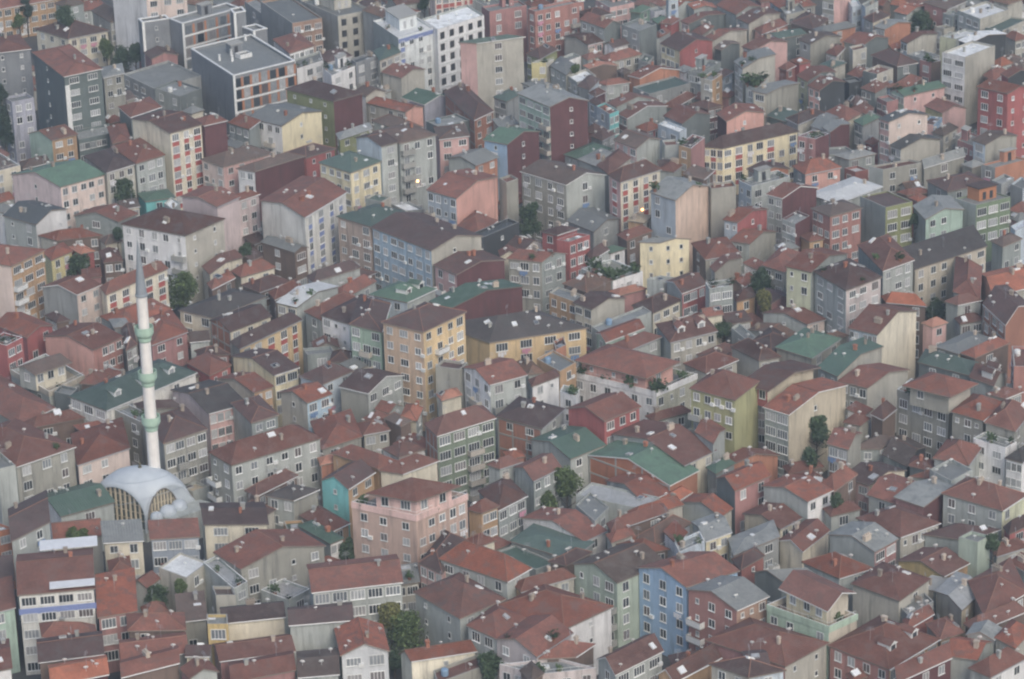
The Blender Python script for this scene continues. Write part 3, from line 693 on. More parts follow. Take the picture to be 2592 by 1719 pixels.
2092,1123,2148,1139,2184,1096 12.2 gl1.3 bk/gb rr 2w,0
2283,976,2406,1007,2478,971 16.9 h1.5 gb/be rr 2,0 ps
2271,986,2401,1029,2436,1000 14.2 f1 gb/be rr 4w,0 te
2406,1042,2489,1066,2545,1019 14.4 h1.5 gb/gb rr 3,0
2491,1070,2570,1093,2615,1035 14.3 h1.7 gb/gb rr 0,0
2463,1109,2545,1134,2574,1118 12.5 f wh/wh gy 2w,0 te
2542,1160,2589,1172,2650,1131 11.4 h1.6 wh/wh cd 3w,0
2153,1137,2229,1137,2283,1105 8.5 h1 gt/wh br 1,2
2232,1150,2296,1182,2347,1131 8.4 gl1.4 gt/ck br 0,0
2360,1160,2452,1179,2487,1131 11.0 h1.6 lg/lg rr 2,0
2130,1207,2200,1230,2296,1191 8.9 gl1.3 pk/cr dr 2w,0
2194,1252,2271,1278,2334,1223 9.3 gl1.2 lg/lg rr 1,0
2261,1258,2338,1284,2443,1236 10.9 gl1.1 rp/dr gy 0,0
2382,1249,2538,1294,2602,1252 12.6 h1.8 lg/yg rr 3,2
2299,1179,2360,1195,2369,1169 9.0 h1 dg/dg rr 0,0
2322,917,2459,952,2478,917 10.8 h1.5 dg/dg gd 0,0
2452,955,2516,978,2548,946 10.8 gl1.5 lg/lg dr 0,0 dm
2494,997,2545,1010,2592,991 9.9 h.8 be/be rr 0,0
2561,876,2567,927,2615,904 14.2 f bp/bp rr 2w,0
2302,1207,2366,1214,2411,1204 8.4 h.8 lg/lg rr 0,0
2073,1227,2111,1246,2172,1201 10.8 h1.4 br/br rr 0,0
2353,1188,2408,1217,2462,1188 11.6 f lg/lg gy 0,0
19,1289,27,1372,128,1321 14.5 gr1.4 lg/lg dr 0,2
-32,1340,-13,1347,26,1337 11.2 f or2/or2 gy 0,1
128,1324,134,1369,261,1356 8.6 gr1.4 rp/be rr 0,0
255,1336,260,1375,365,1369 11.3 sr1.2 cr/cr gy 0,2
375,1334,379,1366,507,1359 11.1 sr1.2 bw/bl2 rr 0,3W
402,1437,472,1463,526,1423 9.9 f.3 be/be wh 0,0
43,1404,43,1508,241,1490 14.2 gr2.2 lg/bw rr 0,4W aw,bb2
242,1474,246,1565,349,1547 10.1 sr1.4 rp/rp rr 0,2W
271,1420,277,1455,335,1442 8.6 h.8 cr/cr rr 0,0
-64,1501,-57,1563,41,1538 11.4 sr1.4 mt/mt rr 0,1W
-64,1432,-61,1480,38,1468 11.4 sr1.2 dr/dr dr 0,0
99,1579,105,1614,249,1618 10.6 h1.3 be/be rr 0,0
92,1618,96,1678,265,1656 11.9 gr1.3 br/br dr 0,0
319,1554,322,1598,472,1595 9.9 h1.2 br/br rr 0,0
300,1621,306,1675,478,1653 9.4 gr1.2 gy/gy rr 0,1
303,1672,306,1716,456,1678 10.6 gr1 br/br rr 0,0
121,1685,128,1736,277,1707 11.7 gr1.2 br/dr or 0,0
-64,1634,-57,1710,32,1691 11.4 gr1 wh/wh rr 0,0
443,1521,450,1576,526,1567 8.4 sr1.2 lg/gb br 0,1
504,1273,514,1329,681,1327 11.6 gr1 cr/cr dr 0,2W
539,1398,609,1442,826,1382 10.9 gl2 be/gb rr 0,4
514,1423,592,1490,622,1474 10.3 f lg/lg wg 0,1 te
660,1493,730,1519,785,1490 7.1 f lg/lg lg 0,0 te
775,1429,788,1501,1021,1474 13.9 gr1.5 lg/lg rr 0,5W
555,1538,561,1579,724,1562 11.0 gr1.2 cr/cr dr 0,0
523,1554,525,1579,558,1579 12.7 f ye2/ye2 gy 0,1W
727,1538,730,1584,896,1570 11.7 gr1.1 gy/lg dr 0,0
536,1630,555,1675,750,1649 9.4 gr1.2 pk/rp rr 0,0
577,1678,584,1729,750,1697 9.6 gr1.2 rp/rp rr 0,0
750,1649,753,1716,861,1707 9.4 gr1 lg/lg br 0,0
845,1592,861,1661,987,1649 10.5 gl1.7 lg/bw2 rr 0,2W
756,1305,833,1350,887,1324 8.1 h1.3 be/oc rr 0,0
721,1327,727,1340,769,1337 7.7 f oc/oc gn2 0,0
753,1331,836,1378,864,1366 8.8 h.5 gt/wh gn 0,2W
418,1442,424,1449,447,1449 6.5 h.8 br/br rr 0,0
797,1429,820,1436,877,1423 6.2 h.9 rd/rd rr 0,0
539,1490,546,1506,571,1506 10.2 f be/be br 0,0
1109,1415,1284,1474,1346,1439 12.5 h2.3 lg/lg rr 4,1
1059,1425,1120,1453,1187,1369 11.1 h1.4 pk/pk dr 3,0
1045,1498,1164,1567,1282,1516 11.2 h2.1 lg/lg dr 2s,2
986,1448,992,1484,1064,1474 8.6 sr1 cr/be gy 0,2W te
1179,1583,1257,1618,1333,1563 11.0 h1.5 lg/lg rr 2,0
1008,1656,1040,1675,1209,1649 7.5 gr1.3 lg/yc2 rr 0,1s
1097,1697,1107,1729,1219,1688 6.9 f gb/gb rr 0,0
1314,1697,1346,1729,1378,1704 11.4 h1 br/br br 0,0
1318,1311,1479,1372,1539,1343 8.2 gr1.7 wh/wh rr 0,1
1289,1369,1445,1417,1506,1372 8.1 h.6 gt/gt gd 0,0
1254,1398,1356,1442,1407,1423 7.5 f.3 gt/gt gn2 0,0
1251,1535,1428,1594,1554,1535 10.8 h1.9 lg/wh rr 0,1s
1305,1487,1318,1500,1458,1461 10.8 h1 oc/be rr 0,0
1447,1428,1562,1476,1688,1423 12.7 gr1.8 mt2/mt2 br 3,3 lb
1404,1426,1433,1433,1500,1398 9.8 h.8 br/br dr 0,0
1610,1437,1737,1487,1874,1445 13.7 gr1.7 bl3/bl3 rr 3,0
1251,1618,1359,1664,1452,1602 11.0 gr1.6 lp/lp rr 2,0 te
1359,1669,1458,1664,1509,1630 10.3 h1.5 br/br rr 0,0
1264,1681,1362,1707,1509,1691 10.1 f lp/lp gy 3,3 te
1509,1669,1557,1710,1681,1648 11.4 gr1.7 lg/lg rr 1,3W we
1661,1708,1707,1729,1828,1665 9.3 gr1.6 oc/oc dr 0,0 we
1541,1337,1547,1347,1694,1296 10.1 h1.1 br/br rr 0,0
1541,1366,1547,1375,1608,1353 9.9 h.8 be/be rr 0,0
1608,1359,1659,1382,1751,1324 9.1 h1.3 wh/wh br 0,0
1560,1378,1621,1404,1697,1391 9.4 h1.2 br/br rr 0,0
1749,1321,1785,1372,1854,1347 10.4 gr.9 lg/yc gy 0,2 lb
1678,1345,1712,1378,1742,1359 11.1 sl.8 wh/wh rr 0,0
1707,1372,1720,1398,1784,1369 11.7 f wh/lb gy 0,2 te
1841,1362,1857,1407,1975,1359 9.4 h.6 gy/gy gy 0,0
1879,1300,1975,1340,2032,1311 8.3 gr1.2 yb/cr rr 0,2
1969,1369,2032,1398,2102,1343 8.1 gr1.2 cr/cr rr 0,0 we
2096,1302,2102,1308,2182,1289 8.7 h1 lg/lg rr 0,0
1736,1492,1865,1546,1948,1509 13.6 gr1.5 rp2/bn gy 3,3
1902,1449,1978,1471,2080,1465 9.3 gr1.2 dg/dg gy 0,0
1851,1417,1876,1442,1937,1407 9.6 h.9 rr/rr dr 0,0
1970,1490,2095,1549,2168,1501 15.9 gl1.6 yc/be2 rr 3,0 we,ps
1941,1530,2098,1586,2169,1554 13.3 f1 mg2/be2 br 4,0 te
1784,1621,1988,1688,2099,1627 11.1 h1.8 rp/be rr 0,2s
1876,1649,1895,1694,1918,1669 11.8 gr1 lg/lg dr 0,1
1793,1681,1895,1716,1991,1697 13.2 h1.2 be/lb dr 0,0
1704,1697,1844,1685,1895,1716 5.4 h1.4 br/br dr 0,0
2095,1353,2215,1398,2275,1364 11.4 gr1.4 lg/rp gy 0,2W
2165,1311,2279,1361,2382,1324 10.5 h1.6 lg/be rr 0,4
2334,1353,2452,1369,2535,1340 9.5 h1.2 gt/mt2 dr 0,0
2452,1366,2475,1372,2500,1359 13.8 f mt2/mt2 gy 0,0
2269,1420,2389,1460,2456,1425 9.7 gr1.4 ye2/oc rr 0,1
2028,1423,2124,1465,2212,1439 10.7 h1.6 lg/lg rr 0,0
2153,1477,2277,1522,2357,1465 12.0 h1.4 be/be rr 0,1
2309,1497,2365,1496,2414,1465 9.1 sr.7 be/lg wg 0,0
2365,1496,2435,1546,2491,1495 10.7 gr.9 gb/yb wg 0,2 op3
2449,1471,2491,1563,2602,1500 11.7 h1.6 br/br rr 0,0
2481,1420,2554,1423,2628,1468 10.7 gr1.2 lb/lb rr 0,0 we
2538,1334,2554,1353,2618,1324 10.7 h1.2 rd/rd dr 0,0
2095,1634,2251,1696,2381,1618 10.7 h2.4 rp2/oc rr 4,4W dm2
2283,1570,2296,1595,2366,1554 10.1 h1 rr/rr rr 0,0
2341,1579,2379,1621,2443,1602 10.6 h1.2 be/oc rr 0,2W
2385,1659,2475,1672,2516,1624 11.4 gl1.3 lg/lg rr 0,0
2449,1691,2507,1716,2602,1665 11.5 h1.5 lg/wh rr 0,2
2443,1608,2516,1621,2570,1646 12.0 gr1 lg/lg gy 0,0
2459,1595,2468,1602,2602,1547 11.0 h1.2 br/br rr 0,0
2293,1551,2299,1557,2363,1522 10.5 f gy/gy gy 0,0
2516,1404,2522,1410,2602,1385 9.3 h1 be/be rr 0,0
2264,1703,2271,1729,2411,1665 12.4 sr1 dr/dr rr 0,0
2516,1614,2570,1643,2615,1595 12.2 h1.3 be/be rr 0,0
2140,1707,2156,1729,2188,1716 8.7 h.7 br/br rr 0,0
1786,548,1799,562,1846,556 6.5 h1 rp/be dr 0,0
1250,538,1283,549,1326,534 3.6 h1.1 lg/gb rr 0,0
-24,532,9,539,40,524 10.0 h1.1 wh/wh gy 0,0
915,1060,953,1071,989,1052 8.0 h1 cr/cr rr 0,0
1707,428,1742,434,1765,420 3.6 gl1.1 wh/wh dr 0,0
893,233,925,245,979,231 10.0 gl1.1 wh/be br 0,0
2336,13,2397,25,2448,3 10.0 sr.8 rp/gb br 0,0
2507,152,2534,161,2565,152 5.0 h1.1 cr/cr rr 0,0
2282,3,2325,11,2358,-3 6.5 h1.1 lg/lg rr 0,0
2206,10,2236,16,2258,6 8.0 gl1.1 br/br rr 0,0
939,426,971,436,1013,422 6.5 gr1.1 br/lg rr 0,0
246,248,279,264,346,248 8.0 gr1.1 gb/gb br 0,0
219,958,269,973,325,946 8.0 h1.2 be/be rr 0,0
-38,505,-13,517,38,503 8.0 gr1.1 lg/lg rr 0,0
2526,153,2556,162,2594,151 6.5 h1 gb/lg br 0,0
1280,620,1327,633,1376,612 8.0 gl1.1 wh/wh dr 0,0
993,1134,1048,1151,1103,1122 6.5 sr.8 lg/lg rr 0,0
476,850,479,867,533,862 10.0 sr.8 lg/lg br 0,0
1215,1377,1251,1394,1297,1375 6.5 h1 lg/lg rr 0,0
475,1635,467,1662,533,1662 10.0 gr1.1 cr/cr dr 0,0
346,126,362,139,422,130 8.0 gr1.1 rp/rp rr 0,0
2498,13,2558,24,2606,3 3.6 h1.2 lg/lg dr 0,0
1841,717,1884,727,1919,707 6.5 gr1.1 br/br rr 0,0
1218,80,1252,94,1311,80 3.6 gr1.1 be/be gy 0,0
607,650,637,660,673,646 6.5 sr.8 br/br dr 0,0
1323,6,1344,18,1397,10 3.6 h1.1 lg/lg rr 0,0
1602,11,1642,19,1678,5 5.0 gl1.1 gt/lg rr 0,0
585,570,616,581,663,566 5.0 gl1.1 wh/wh dr 0,0
925,235,958,243,994,229 8.0 h1 lg/lg gy 0,0
1258,515,1293,525,1333,509 3.6 h1.1 be/lg rr 0,0
2157,1085,2202,1095,2227,1075 5.0 gl1.1 rp/gb br 0,0
492,1659,484,1685,548,1685 3.6 h1.2 lg/lg gy 0,0
1742,785,1774,797,1810,783 3.6 h1.1 gb/gb gy 0,0
1909,752,1952,771,2011,752 8.0 gl1.1 rp/rp dr 0,0
1812,243,1846,249,1868,237 8.0 h1.1 rp/be rr 0,0
1609,124,1645,130,1671,116 3.6 gr1.1 lg/gb rr 0,0
529,378,591,383,623,359 5.0 gr1.1 gt/gt rr 0,0
-14,219,-1,241,94,229 5.0 h1.2 gt/be rr 0,0
36,204,46,219,108,212 3.6 h1.2 br/lg rr 0,0
1662,411,1667,424,1714,421 8.0 gr1.1 be/lg dr 0,0
1854,816,1888,832,1938,816 5.0 sr.8 br/lg rr 0,0
2154,271,2178,281,2214,273 8.0 h1.2 lg/lg dr 0,0
2425,11,2460,17,2487,5 8.0 h1.2 br/br gy 0,0
201,971,253,975,279,949 10.0 h1.2 br/br rr 0,0
1641,11,1673,17,1703,5 8.0 sr.8 cr/be rr 0,0
1328,627,1363,635,1392,621 3.6 gl1.1 wh/be rr 0,0
363,133,382,150,453,139 10.0 gl1.1 rp/rp dr 0,0
169,15,196,32,279,17 6.5 h1.1 be/lg rr 0,0
450,4,495,13,542,-4 8.0 h1 lg/be br 0,0
887,-1,900,7,937,1 3.6 gl1.1 cr/cr dr 0,0
453,1692,478,1720,555,1700 10.0 gl1.1 rp/lg rr 0,0
355,1538,367,1561,429,1550 6.5 h1.2 be/be rr 0,0
969,6,997,23,1079,10 5.0 h1.2 be/be rr 0,0
2346,11,2389,19,2422,5 5.0 h1.2 cr/cr dr 0,0
2551,551,2578,563,2617,553 8.0 h1.2 rp/rp gy 0,0
2141,1045,2186,1055,2211,1035 10.0 sr.8 wh/wh rr 0,0
832,917,887,917,895,891 10.0 h1 gt/gt dr 0,0
976,-2,1004,15,1088,2 10.0 gr1.1 be/lg rr 0,0
947,1036,985,1047,1021,1028 8.0 gl1.1 lg/lg rr 0,0
1272,64,1295,73,1336,64 3.6 gr1.1 rp/rp rr 0,0
967,1136,1009,1159,1081,1136 10.0 h1.1 wh/wh dr 0,0
1769,536,1799,549,1847,536 5.0 sr.8 gb/be gy 0,0
917,916,954,926,987,908 3.6 h1.2 gt/gt rr 0,0
2507,160,2533,169,2565,160 10.0 h1.2 lg/lg or 0,0
461,874,491,886,531,870 6.5 h1 lg/lg rr 0,0
504,384,556,389,584,368 8.0 sr.8 lg/lg dr 0,0
-23,191,4,207,71,193 3.6 h1.2 cr/cr rr 0,0
458,282,485,289,518,278 10.0 h1.1 cr/cr gy 0,0
953,471,975,482,1015,473 5.0 h1 gt/gt dr 0,0
2254,728,2285,740,2322,728 5.0 gr1.1 br/br rr 0,0
907,6,926,18,981,10 5.0 gl1.1 be/be dr 0,0
947,434,979,444,1021,430 3.6 h1.1 cr/lg rr 0,0
1818,524,1831,538,1878,532 10.0 gl1.1 lg/lg dr 0,0
1245,310,1262,323,1315,314 10.0 sr.8 lg/lg gy 0,0
1910,-2,1925,7,1962,2 8.0 h1 rp/rp rr 0,0
1727,448,1782,455,1809,432 10.0 sr.8 br/br br 0,0
1528,122,1571,134,1624,118 5.0 gr1.1 gb/gb dr 0,0
1805,251,1838,257,1859,245 3.6 h1.1 rp/be br 0,0
259,304,278,313,317,304 8.0 h1 br/br rr 0,0
1798,784,1827,797,1866,784 3.6 h1.2 wh/lg dr 0,0
1756,251,1790,257,1812,245 6.5 gl1.1 lg/lg rr 0,0
520,6,573,16,631,-6 6.5 gl1.1 gt/gt gy 0,0
358,100,373,117,442,108 3.6 sr.8 be/be gy 0,0
961,-1,977,9,1023,1 8.0 h1 lg/gb dr 0,0
2273,470,2294,482,2336,474 8.0 gr1.1 be/be br 0,0
788,865,793,885,860,879 8.0 gl1.1 be/be rr 0,0
254,258,287,269,338,254 5.0 gr1.1 cr/cr or 0,0
1175,1368,1208,1386,1257,1368 10.0 h1 cr/cr rr 0,0
191,23,204,31,241,25 3.6 sr.8 lg/lg rr 0,0
-42,942,-1,952,42,930 5.0 gr1.1 rp/gb br 0,0
205,691,209,706,259,701 8.0 sr.8 rp/rp rr 0,0
2536,33,2567,41,2600,31 5.0 gl1.1 wh/wh rr 0,0
565,82,592,88,619,78 5.0 gl1.1 gb/gb dr 0,0
1663,430,1706,436,1729,418 10.0 h1 lg/lg rr 0,0
887,220,929,229,969,212 5.0 h1.2 lg/gb rr 0,0
615,609,643,620,681,607 6.5 sr.8 br/br dr 0,0
451,17,485,29,541,15 3.6 h1.1 wh/wh or 0,0
1959,621,1980,635,2025,627 10.0 h1 wh/be gy 0,0
677,82,704,88,731,78 3.6 gr1.1 be/be br 0,0
2512,2,2552,12,2592,-2 10.0 h1 be/be br 0,0
2132,1069,2178,1079,2204,1059 10.0 h1.2 gb/gb rr 0,0
2246,10,2276,16,2298,6 6.5 h1.2 gb/gb or 0,0
261,913,261,931,315,927 3.6 gl1.1 gt/gt gy 0,0
1019,-2,1039,10,1093,2 3.6 h1.2 gb/gb br 0,0
1736,418,1742,433,1800,430 5.0 gl1.1 gt/gt gy 0,0
1260,634,1265,649,1316,646 10.0 gl1.1 cr/cr rr 0,0
2138,255,2162,265,2198,257 8.0 h1.1 gb/gb dr 0,0
564,374,601,377,620,363 10.0 sr.8 be/be gy 0,0
2494,10,2524,16,2546,6 6.5 h1.1 be/be rr 0,0
2110,46,2126,55,2162,50 5.0 sr.8 gb/gb rr 0,0
506,4,543,11,582,-4 3.6 gl1.1 wh/wh rr 0,0
765,98,793,104,819,94 3.6 gr1.1 gt/be rr 0,0
146,-1,161,9,206,1 5.0 gl1.1 lg/gb br 0,0
106,1208,133,1224,182,1208 3.6 gr1.1 br/lg rr 0,0
1526,113,1553,122,1594,111 10.0 gr1.1 wh/wh dr 0,0
1767,788,1784,804,1833,796 10.0 gr1.1 cr/cr rr 0,0
2382,18,2412,24,2434,14 6.5 gl1.1 gt/gt br 0,0
2549,533,2594,541,2619,523 8.0 h1.1 lg/be rr 0,0
249,606,266,619,311,610 8.0 h1 cr/cr br 0,0
582,10,608,16,634,6 8.0 h1.2 gt/gb rr 0,0
2321,19,2355,25,2383,13 6.5 h1.1 cr/cr dr 0,0
2218,19,2260,27,2294,13 3.6 gl1.1 lg/lg rr 0,0
202,7,217,17,262,9 3.6 sr.8 lg/gb rr 0,0
565,90,592,96,619,86 8.0 gl1.1 wh/wh or 0,0
1879,675,1917,684,1945,669 8.0 sr.8 wh/be rr 0,0
860,931,894,942,932,925 10.0 sr.8 be/be gy 0,0
1055,31,1069,39,1105,33 5.0 h1.2 be/be br 0,0
2432,416,2461,426,2496,416 10.0 h1 gb/gb gy 0,0
2236,120,2261,128,2292,120 8.0 gr1.1 cr/cr or 0,0
248,619,279,627,312,613 5.0 h1.1 be/be gy 0,0
2078,46,2094,55,2130,50 3.6 h1.1 lg/lg dr 0,0
300,517,309,530,356,523 8.0 sr.8 cr/cr br 0,0
2155,283,2190,289,2213,277 10.0 sr.8 be/be rr 0,0
1474,330,1505,338,1534,326 8.0 h1.2 rp/rp dr 0,0
45,175,61,184,99,177 3.6 h1.1 br/be rr 0,0
137,9,164,19,215,7 10.0 h1.2 gt/gt br 0,0
459,291,487,297,517,285 6.5 gl1.1 gt/gt rr 0,0
2518,160,2563,175,2618,160 8.0 h1 gb/be br 0,0
328,1480,373,1490,408,1464 8.0 gr1.1 lg/lg rr 0,0
1823,804,1843,822,1905,812 8.0 sr.8 gb/gb dr 0,0
'''
LAND = {"0": ["long ochre building", "long ochre school-like building with red hipped roof along the road"],
 "1": ["cream house with maroon roof", "cream house with broad maroon hipped roof behind the dark green tower"],
 "3": ["tall white-sided block", "tall flat block with a blank white side and pale peach front"],
 "7": ["dark green tower", "tall dark green tower with white framed windows and red roof"],
 "5": ["rear charcoal block", "charcoal block with white bands behind the lower charcoal office block"],
 "25": ["charcoal office block", "charcoal office block with white bands, orange panels and white roof vents"],
 "8": ["lilac-grey block", "narrow lilac-grey flat block by the tall black-green trees"],
 "13": ["cream tower with red panels", "tall cream block with red window panels and maroon roof"],
 "19": ["lilac-pink house with green roof", "lilac-pink house with large plain green gabled roof and five windows"],
 "16": ["mint and ochre house", "mint and ochre house with dark roof at the foot of the dark green tower"],
 "32": ["olive house with maroon wall", "olive house with maroon side wall and maroon roof below the charcoal office block"],
 "33": ["white house with yellow gable", "white house with pale yellow gable wall and grey roof"],
 "36": ["peach and pink house", "peach and pink house with dark brown hipped roof beside the cream tower"],
 "37": ["long maroon wall", "narrow white house with a long windowless maroon side wall"],
 "39": ["pale yellow block", "pale yellow block with white trim and dark green hipped roof"],
 "40": ["grey and beige tall block", "tall grey and beige block with dark windows and rooftop room"],
 "41": ["white terrace block with blue band", "tall white block with blue band and a white roof terrace"],
 "44": ["white unfinished block", "white unfinished block with rows of empty window openings"],
 "48": ["tall pink and beige block", "tall block with pink side, blank beige wall and dark green roof"],
 "52": ["lilac gable", "lilac-grey gabled house with green roof and white edges"],
 "53": ["salmon gable", "beige house with small salmon gable and red roof"],
 "54": ["brick house with big dark roof", "brick house with a big dark maroon roof before the tall pink and beige block"],
 "58": ["tall pale block", "tall light grey block with pink balcony stack and brown roof"],
 "60": ["blue house with maroon wall", "blue house with maroon side wall and green gabled roof"],
 "61": ["grey gable with orange trim", "light grey and orange house with grey gabled roof"],
 "64": ["brick-red block", "brick-red flat block with rows of white windows at the far edge"],
 "81": ["yellow and red gabled house", "pale yellow house with bright red gable wall and maroon roof"],
 "93": ["orange gable", "orange gabled house with white verges"],
 "113": ["mint block with tall maroon wall", "mint block with a tall maroon side wall and grey roof"],
 "110": ["stained grey block", "drab grey block with white-flecked brown gabled roof"],
 "111": ["pink and cream striped block", "pink and cream striped block with dark maroon hipped roof"],
 "114": ["peach-walled block", "pale blue-grey block with tall peach side wall and grey gabled roof"],
 "105": ["pink house with pale gable", "pink house with light grey gable and brown roof behind the pink and cream striped block"],
 "153": ["long pale yellow block", "long pale yellow block with red balcony panels and maroon hipped roof"],
 "137": ["narrow beige tower", "narrow beige tower rising among low houses, grey roof"],
 "138": ["cream and drab box house", "box-like house with drab blank side and thin cream front below the narrow beige tower"],
 "143": ["salmon house with black wall", "salmon house with black side wall and red gabled roof"],
 "145": ["maroon and salmon gable", "salmon gable with one window behind the long pale yellow block"],
 "156": ["salmon hip-roofed house", "salmon house with red hipped roof beside the long pale yellow block"],
 "99": ["blue-grey house with dark wall", "pale blue-grey house with dark side wall and red gabled roof"],
 "178": ["white block with blue balconies", "white and beige flat block with balconies among the far houses"],
 "188": ["tall red block", "tall red block with red gabled roof at the far right"],
 "192": ["pink house with charcoal roof", "pink house with pale side wall and charcoal gabled roof"],
 "184": ["pink house with green roof", "mint and pink house with a flat-pitched green roof"],
 "165": ["far pale box", "pale grey flat-roofed box block among the farthest houses"],
 "186": ["yellow and pink house", "yellow and pink house with red gabled roof by the tall red block"],
 "207": ["white gable with charcoal roof", "grey house with bright white gable and charcoal roof"],
 "210": ["peach and ochre block", "peach and ochre balconied block with red hipped roof at the left edge"],
 "211": ["small yellow house", "small yellow house with red hipped roof beside a dark tree"],
 "214": ["peach gabled house", "grey-sided house with peach front, red roof and white verges"],
 "215": ["long cream terrace", "long cream house with red panels behind the minaret"],
 "216": ["white block with blackish roof", "white block with dark maroon hipped roof behind the spire"],
 "227": ["lilac-pink block", "lilac-pink block with many windows and red gabled roof"],
 "229": ["blue panelled block", "off-white block with blue window panels and red roof"],
 "243": ["tan block joined to the blue one", "pinkish tan block with dark green roof joined to the long blue block"],
 "244": ["long blue block", "long light blue block with rows of windows and maroon roof"],
 "245": ["salmon-walled block", "pale blue-grey block with salmon side wall and red roof"],
 "230": ["brown box house", "brown house with grey roof and one glazed corner"],
 "237": ["white metal roof", "house under a bright white sheet roof"],
 "253": ["green roof with dormers", "house with green hipped roof and two white dormers below the long blue block"],
 "238": ["brick house with cream front", "brick-sided house with cream front and maroon gabled roof"],
 "239": ["golden yellow house", "golden yellow house with dark roof and red panels"],
 "257": ["tall golden corner block", "tall peach-tan and golden yellow corner block with maroon hipped roof"],
 "258": ["golden block with black roof", "wide golden yellow block under a large blackish hipped roof"],
 "263": ["narrow red block", "narrow bright red flat block with three windows a floor"],
 "267": ["small yellow block", "pale yellow house with grey roof before the peach-walled block"],
 "261": ["dark balcony house", "drab grey house with red gabled roof and potted balcony terrace"],
 "268": ["planted terrace", "flat roof terrace full of plants beside the narrow red block"],
 "276": ["red roof with two dormers", "beige house with red hipped roof and two small white dormers"],
 "283": ["white and red gabled house", "pale front and red gable house below the long pale yellow block"],
 "296": ["brick-red corner block", "brick-red corner block with brown hipped roof and overhanging eaves"],
 "301": ["narrow olive block", "narrow grey-green and olive flat block with maroon roof"],
 "303": ["dark green block", "dark green flat block with white windows and an orange rooftop room"],
 "305": ["long sand block", "long sandy beige block under one broad sloping blackish roof"],
 "294": ["pale lime block", "tall pale lime block with red gabled roof above the ochre hut"],
 "295": ["pinkish grey corner block", "grey and pinkish grey corner block with dark maroon hipped roof and skylights"],
 "307": ["cream gable wall", "pale house with a tall blank cream gable and long window band"],
 "311": ["brick gable at the edge", "brick house with dark maroon gabled roof and white windows"],
 "325": ["off-white block with green roof", "off-white block under a long dark green roof behind the minaret"],
 "322": ["sandy terrace house", "light grey house with cream rooftop room and sandy terrace"],
 "336": ["long grey house", "long grey house with large red hipped roof to the right of the mosque"],
 "337": ["lilac gable with black roof", "lilac-pink gabled house with blackish roof and glazed top floor"],
 "327": ["pale peach house", "pale peach house with red hipped roof behind the mosque dome"],
 "330": ["drab block by the minaret", "drab grey block with balconies and dark maroon roof touching the minaret"],
 "340": ["ochre house", "ochre house with red gabled roof before the pale yellow gable"],
 "341": ["blue-fronted house", "grey-sided house with bright blue front and red gabled roof"],
 "347": ["turquoise wall", "house with turquoise side wall, ochre front and maroon gabled roof"],
 "365": ["pink block with terrace", "large pinkish tan block with roof terrace and set-back pink top floor"],
 "357": ["green balconied house", "brick-sided house with dark green balconied front and red hipped roof"],
 "358": ["bare brick house", "bare brick house with grey concrete frame and maroon hipped roof"],
 "355": ["white house with balcony", "white house with red gabled roof below the golden block"],
 "371": ["white block with planted terrace", "large white block with planted terrace round a set-back salmon top floor"],
 "377": ["orange brick gable", "bright orange bare brick gable with concrete frame and green roof"],
 "375": ["red gabled house", "red gabled house with red roof before the white block with planted terrace"],
 "388": ["olive green house", "olive green house with large red hipped roof and four windows a floor"],
 "390": ["pinkish block with red top", "pinkish grey block with set-back red top floor"],
 "391": ["sand-walled block", "grey-green block with tall sand side wall and red gabled roof"],
 "409": ["drab block with roof terrace", "drab grey block with set-back top floor and roof terrace, maroon surroundings"],
 "412": ["white balcony block", "white flat block with terrace at the right edge"],
 "376": ["green-roofed gable", "light grey gabled house with dull green roof before the red gabled house"],
 "433": ["slate blue house", "off-white and slate blue house with red roof below the mosque"],
 "435": ["house with white canopies", "off-white house with big red roof and two white canopies"],
 "449": ["weathered terrace house", "weathered drab house with large red gabled roof and white courtyard"],
 "466": ["grey house with wide red roof", "light grey house with wide red hipped roof below the pink block"],
 "468": ["grey house with maroon roof", "tall light grey house with maroon hipped roof behind the largest tree"],
 "459": ["pale gable at the bottom", "pale grey gable house with red roof near the bottom, facing the camera"],
 "452": ["red-roofed house with wide windows", "light grey house with red gabled roof and very wide windows"],
 "453": ["long cream wall", "house with maroon roof and long blank cream wall"],
 "481": ["sky blue block", "sky blue gabled block with white trimmed windows and red roof"],
 "479": ["pale green block", "pale green gabled block with brown roof beside the sky blue block"],
 "477": ["white wall with red roof", "house with red hipped roof and blank white side wall"],
 "485": ["red gable with white verges", "light grey house with red gabled roof and white verges before the sky blue block"],
 "498": ["reddish block with grey roof", "reddish pink block with grey gabled roof joined to the sky blue block"],
 "502": ["light green terrace block", "light green block with terrace and set-back yellow top floor"],
 "511": ["deep yellow gable", "deep yellow gabled wall with red roof"],
 "507": ["grey gable with red front", "light grey gable house with reddish glazed front and grey roof"],
 "515": ["grey roof with striped front", "house with pale grey roof and sand front with red panels"],
 "519": ["huge red hipped roof", "reddish pink house under the hugest red hipped roof, lower right"],
 "474": ["long white wall", "long low house with blank white wall and red gabled roof"],
 "420": ["red roof over lime front", "grey and pale lime house with large red hipped roof"]}
LAND = {int(k): v for k, v in LAND.items()}
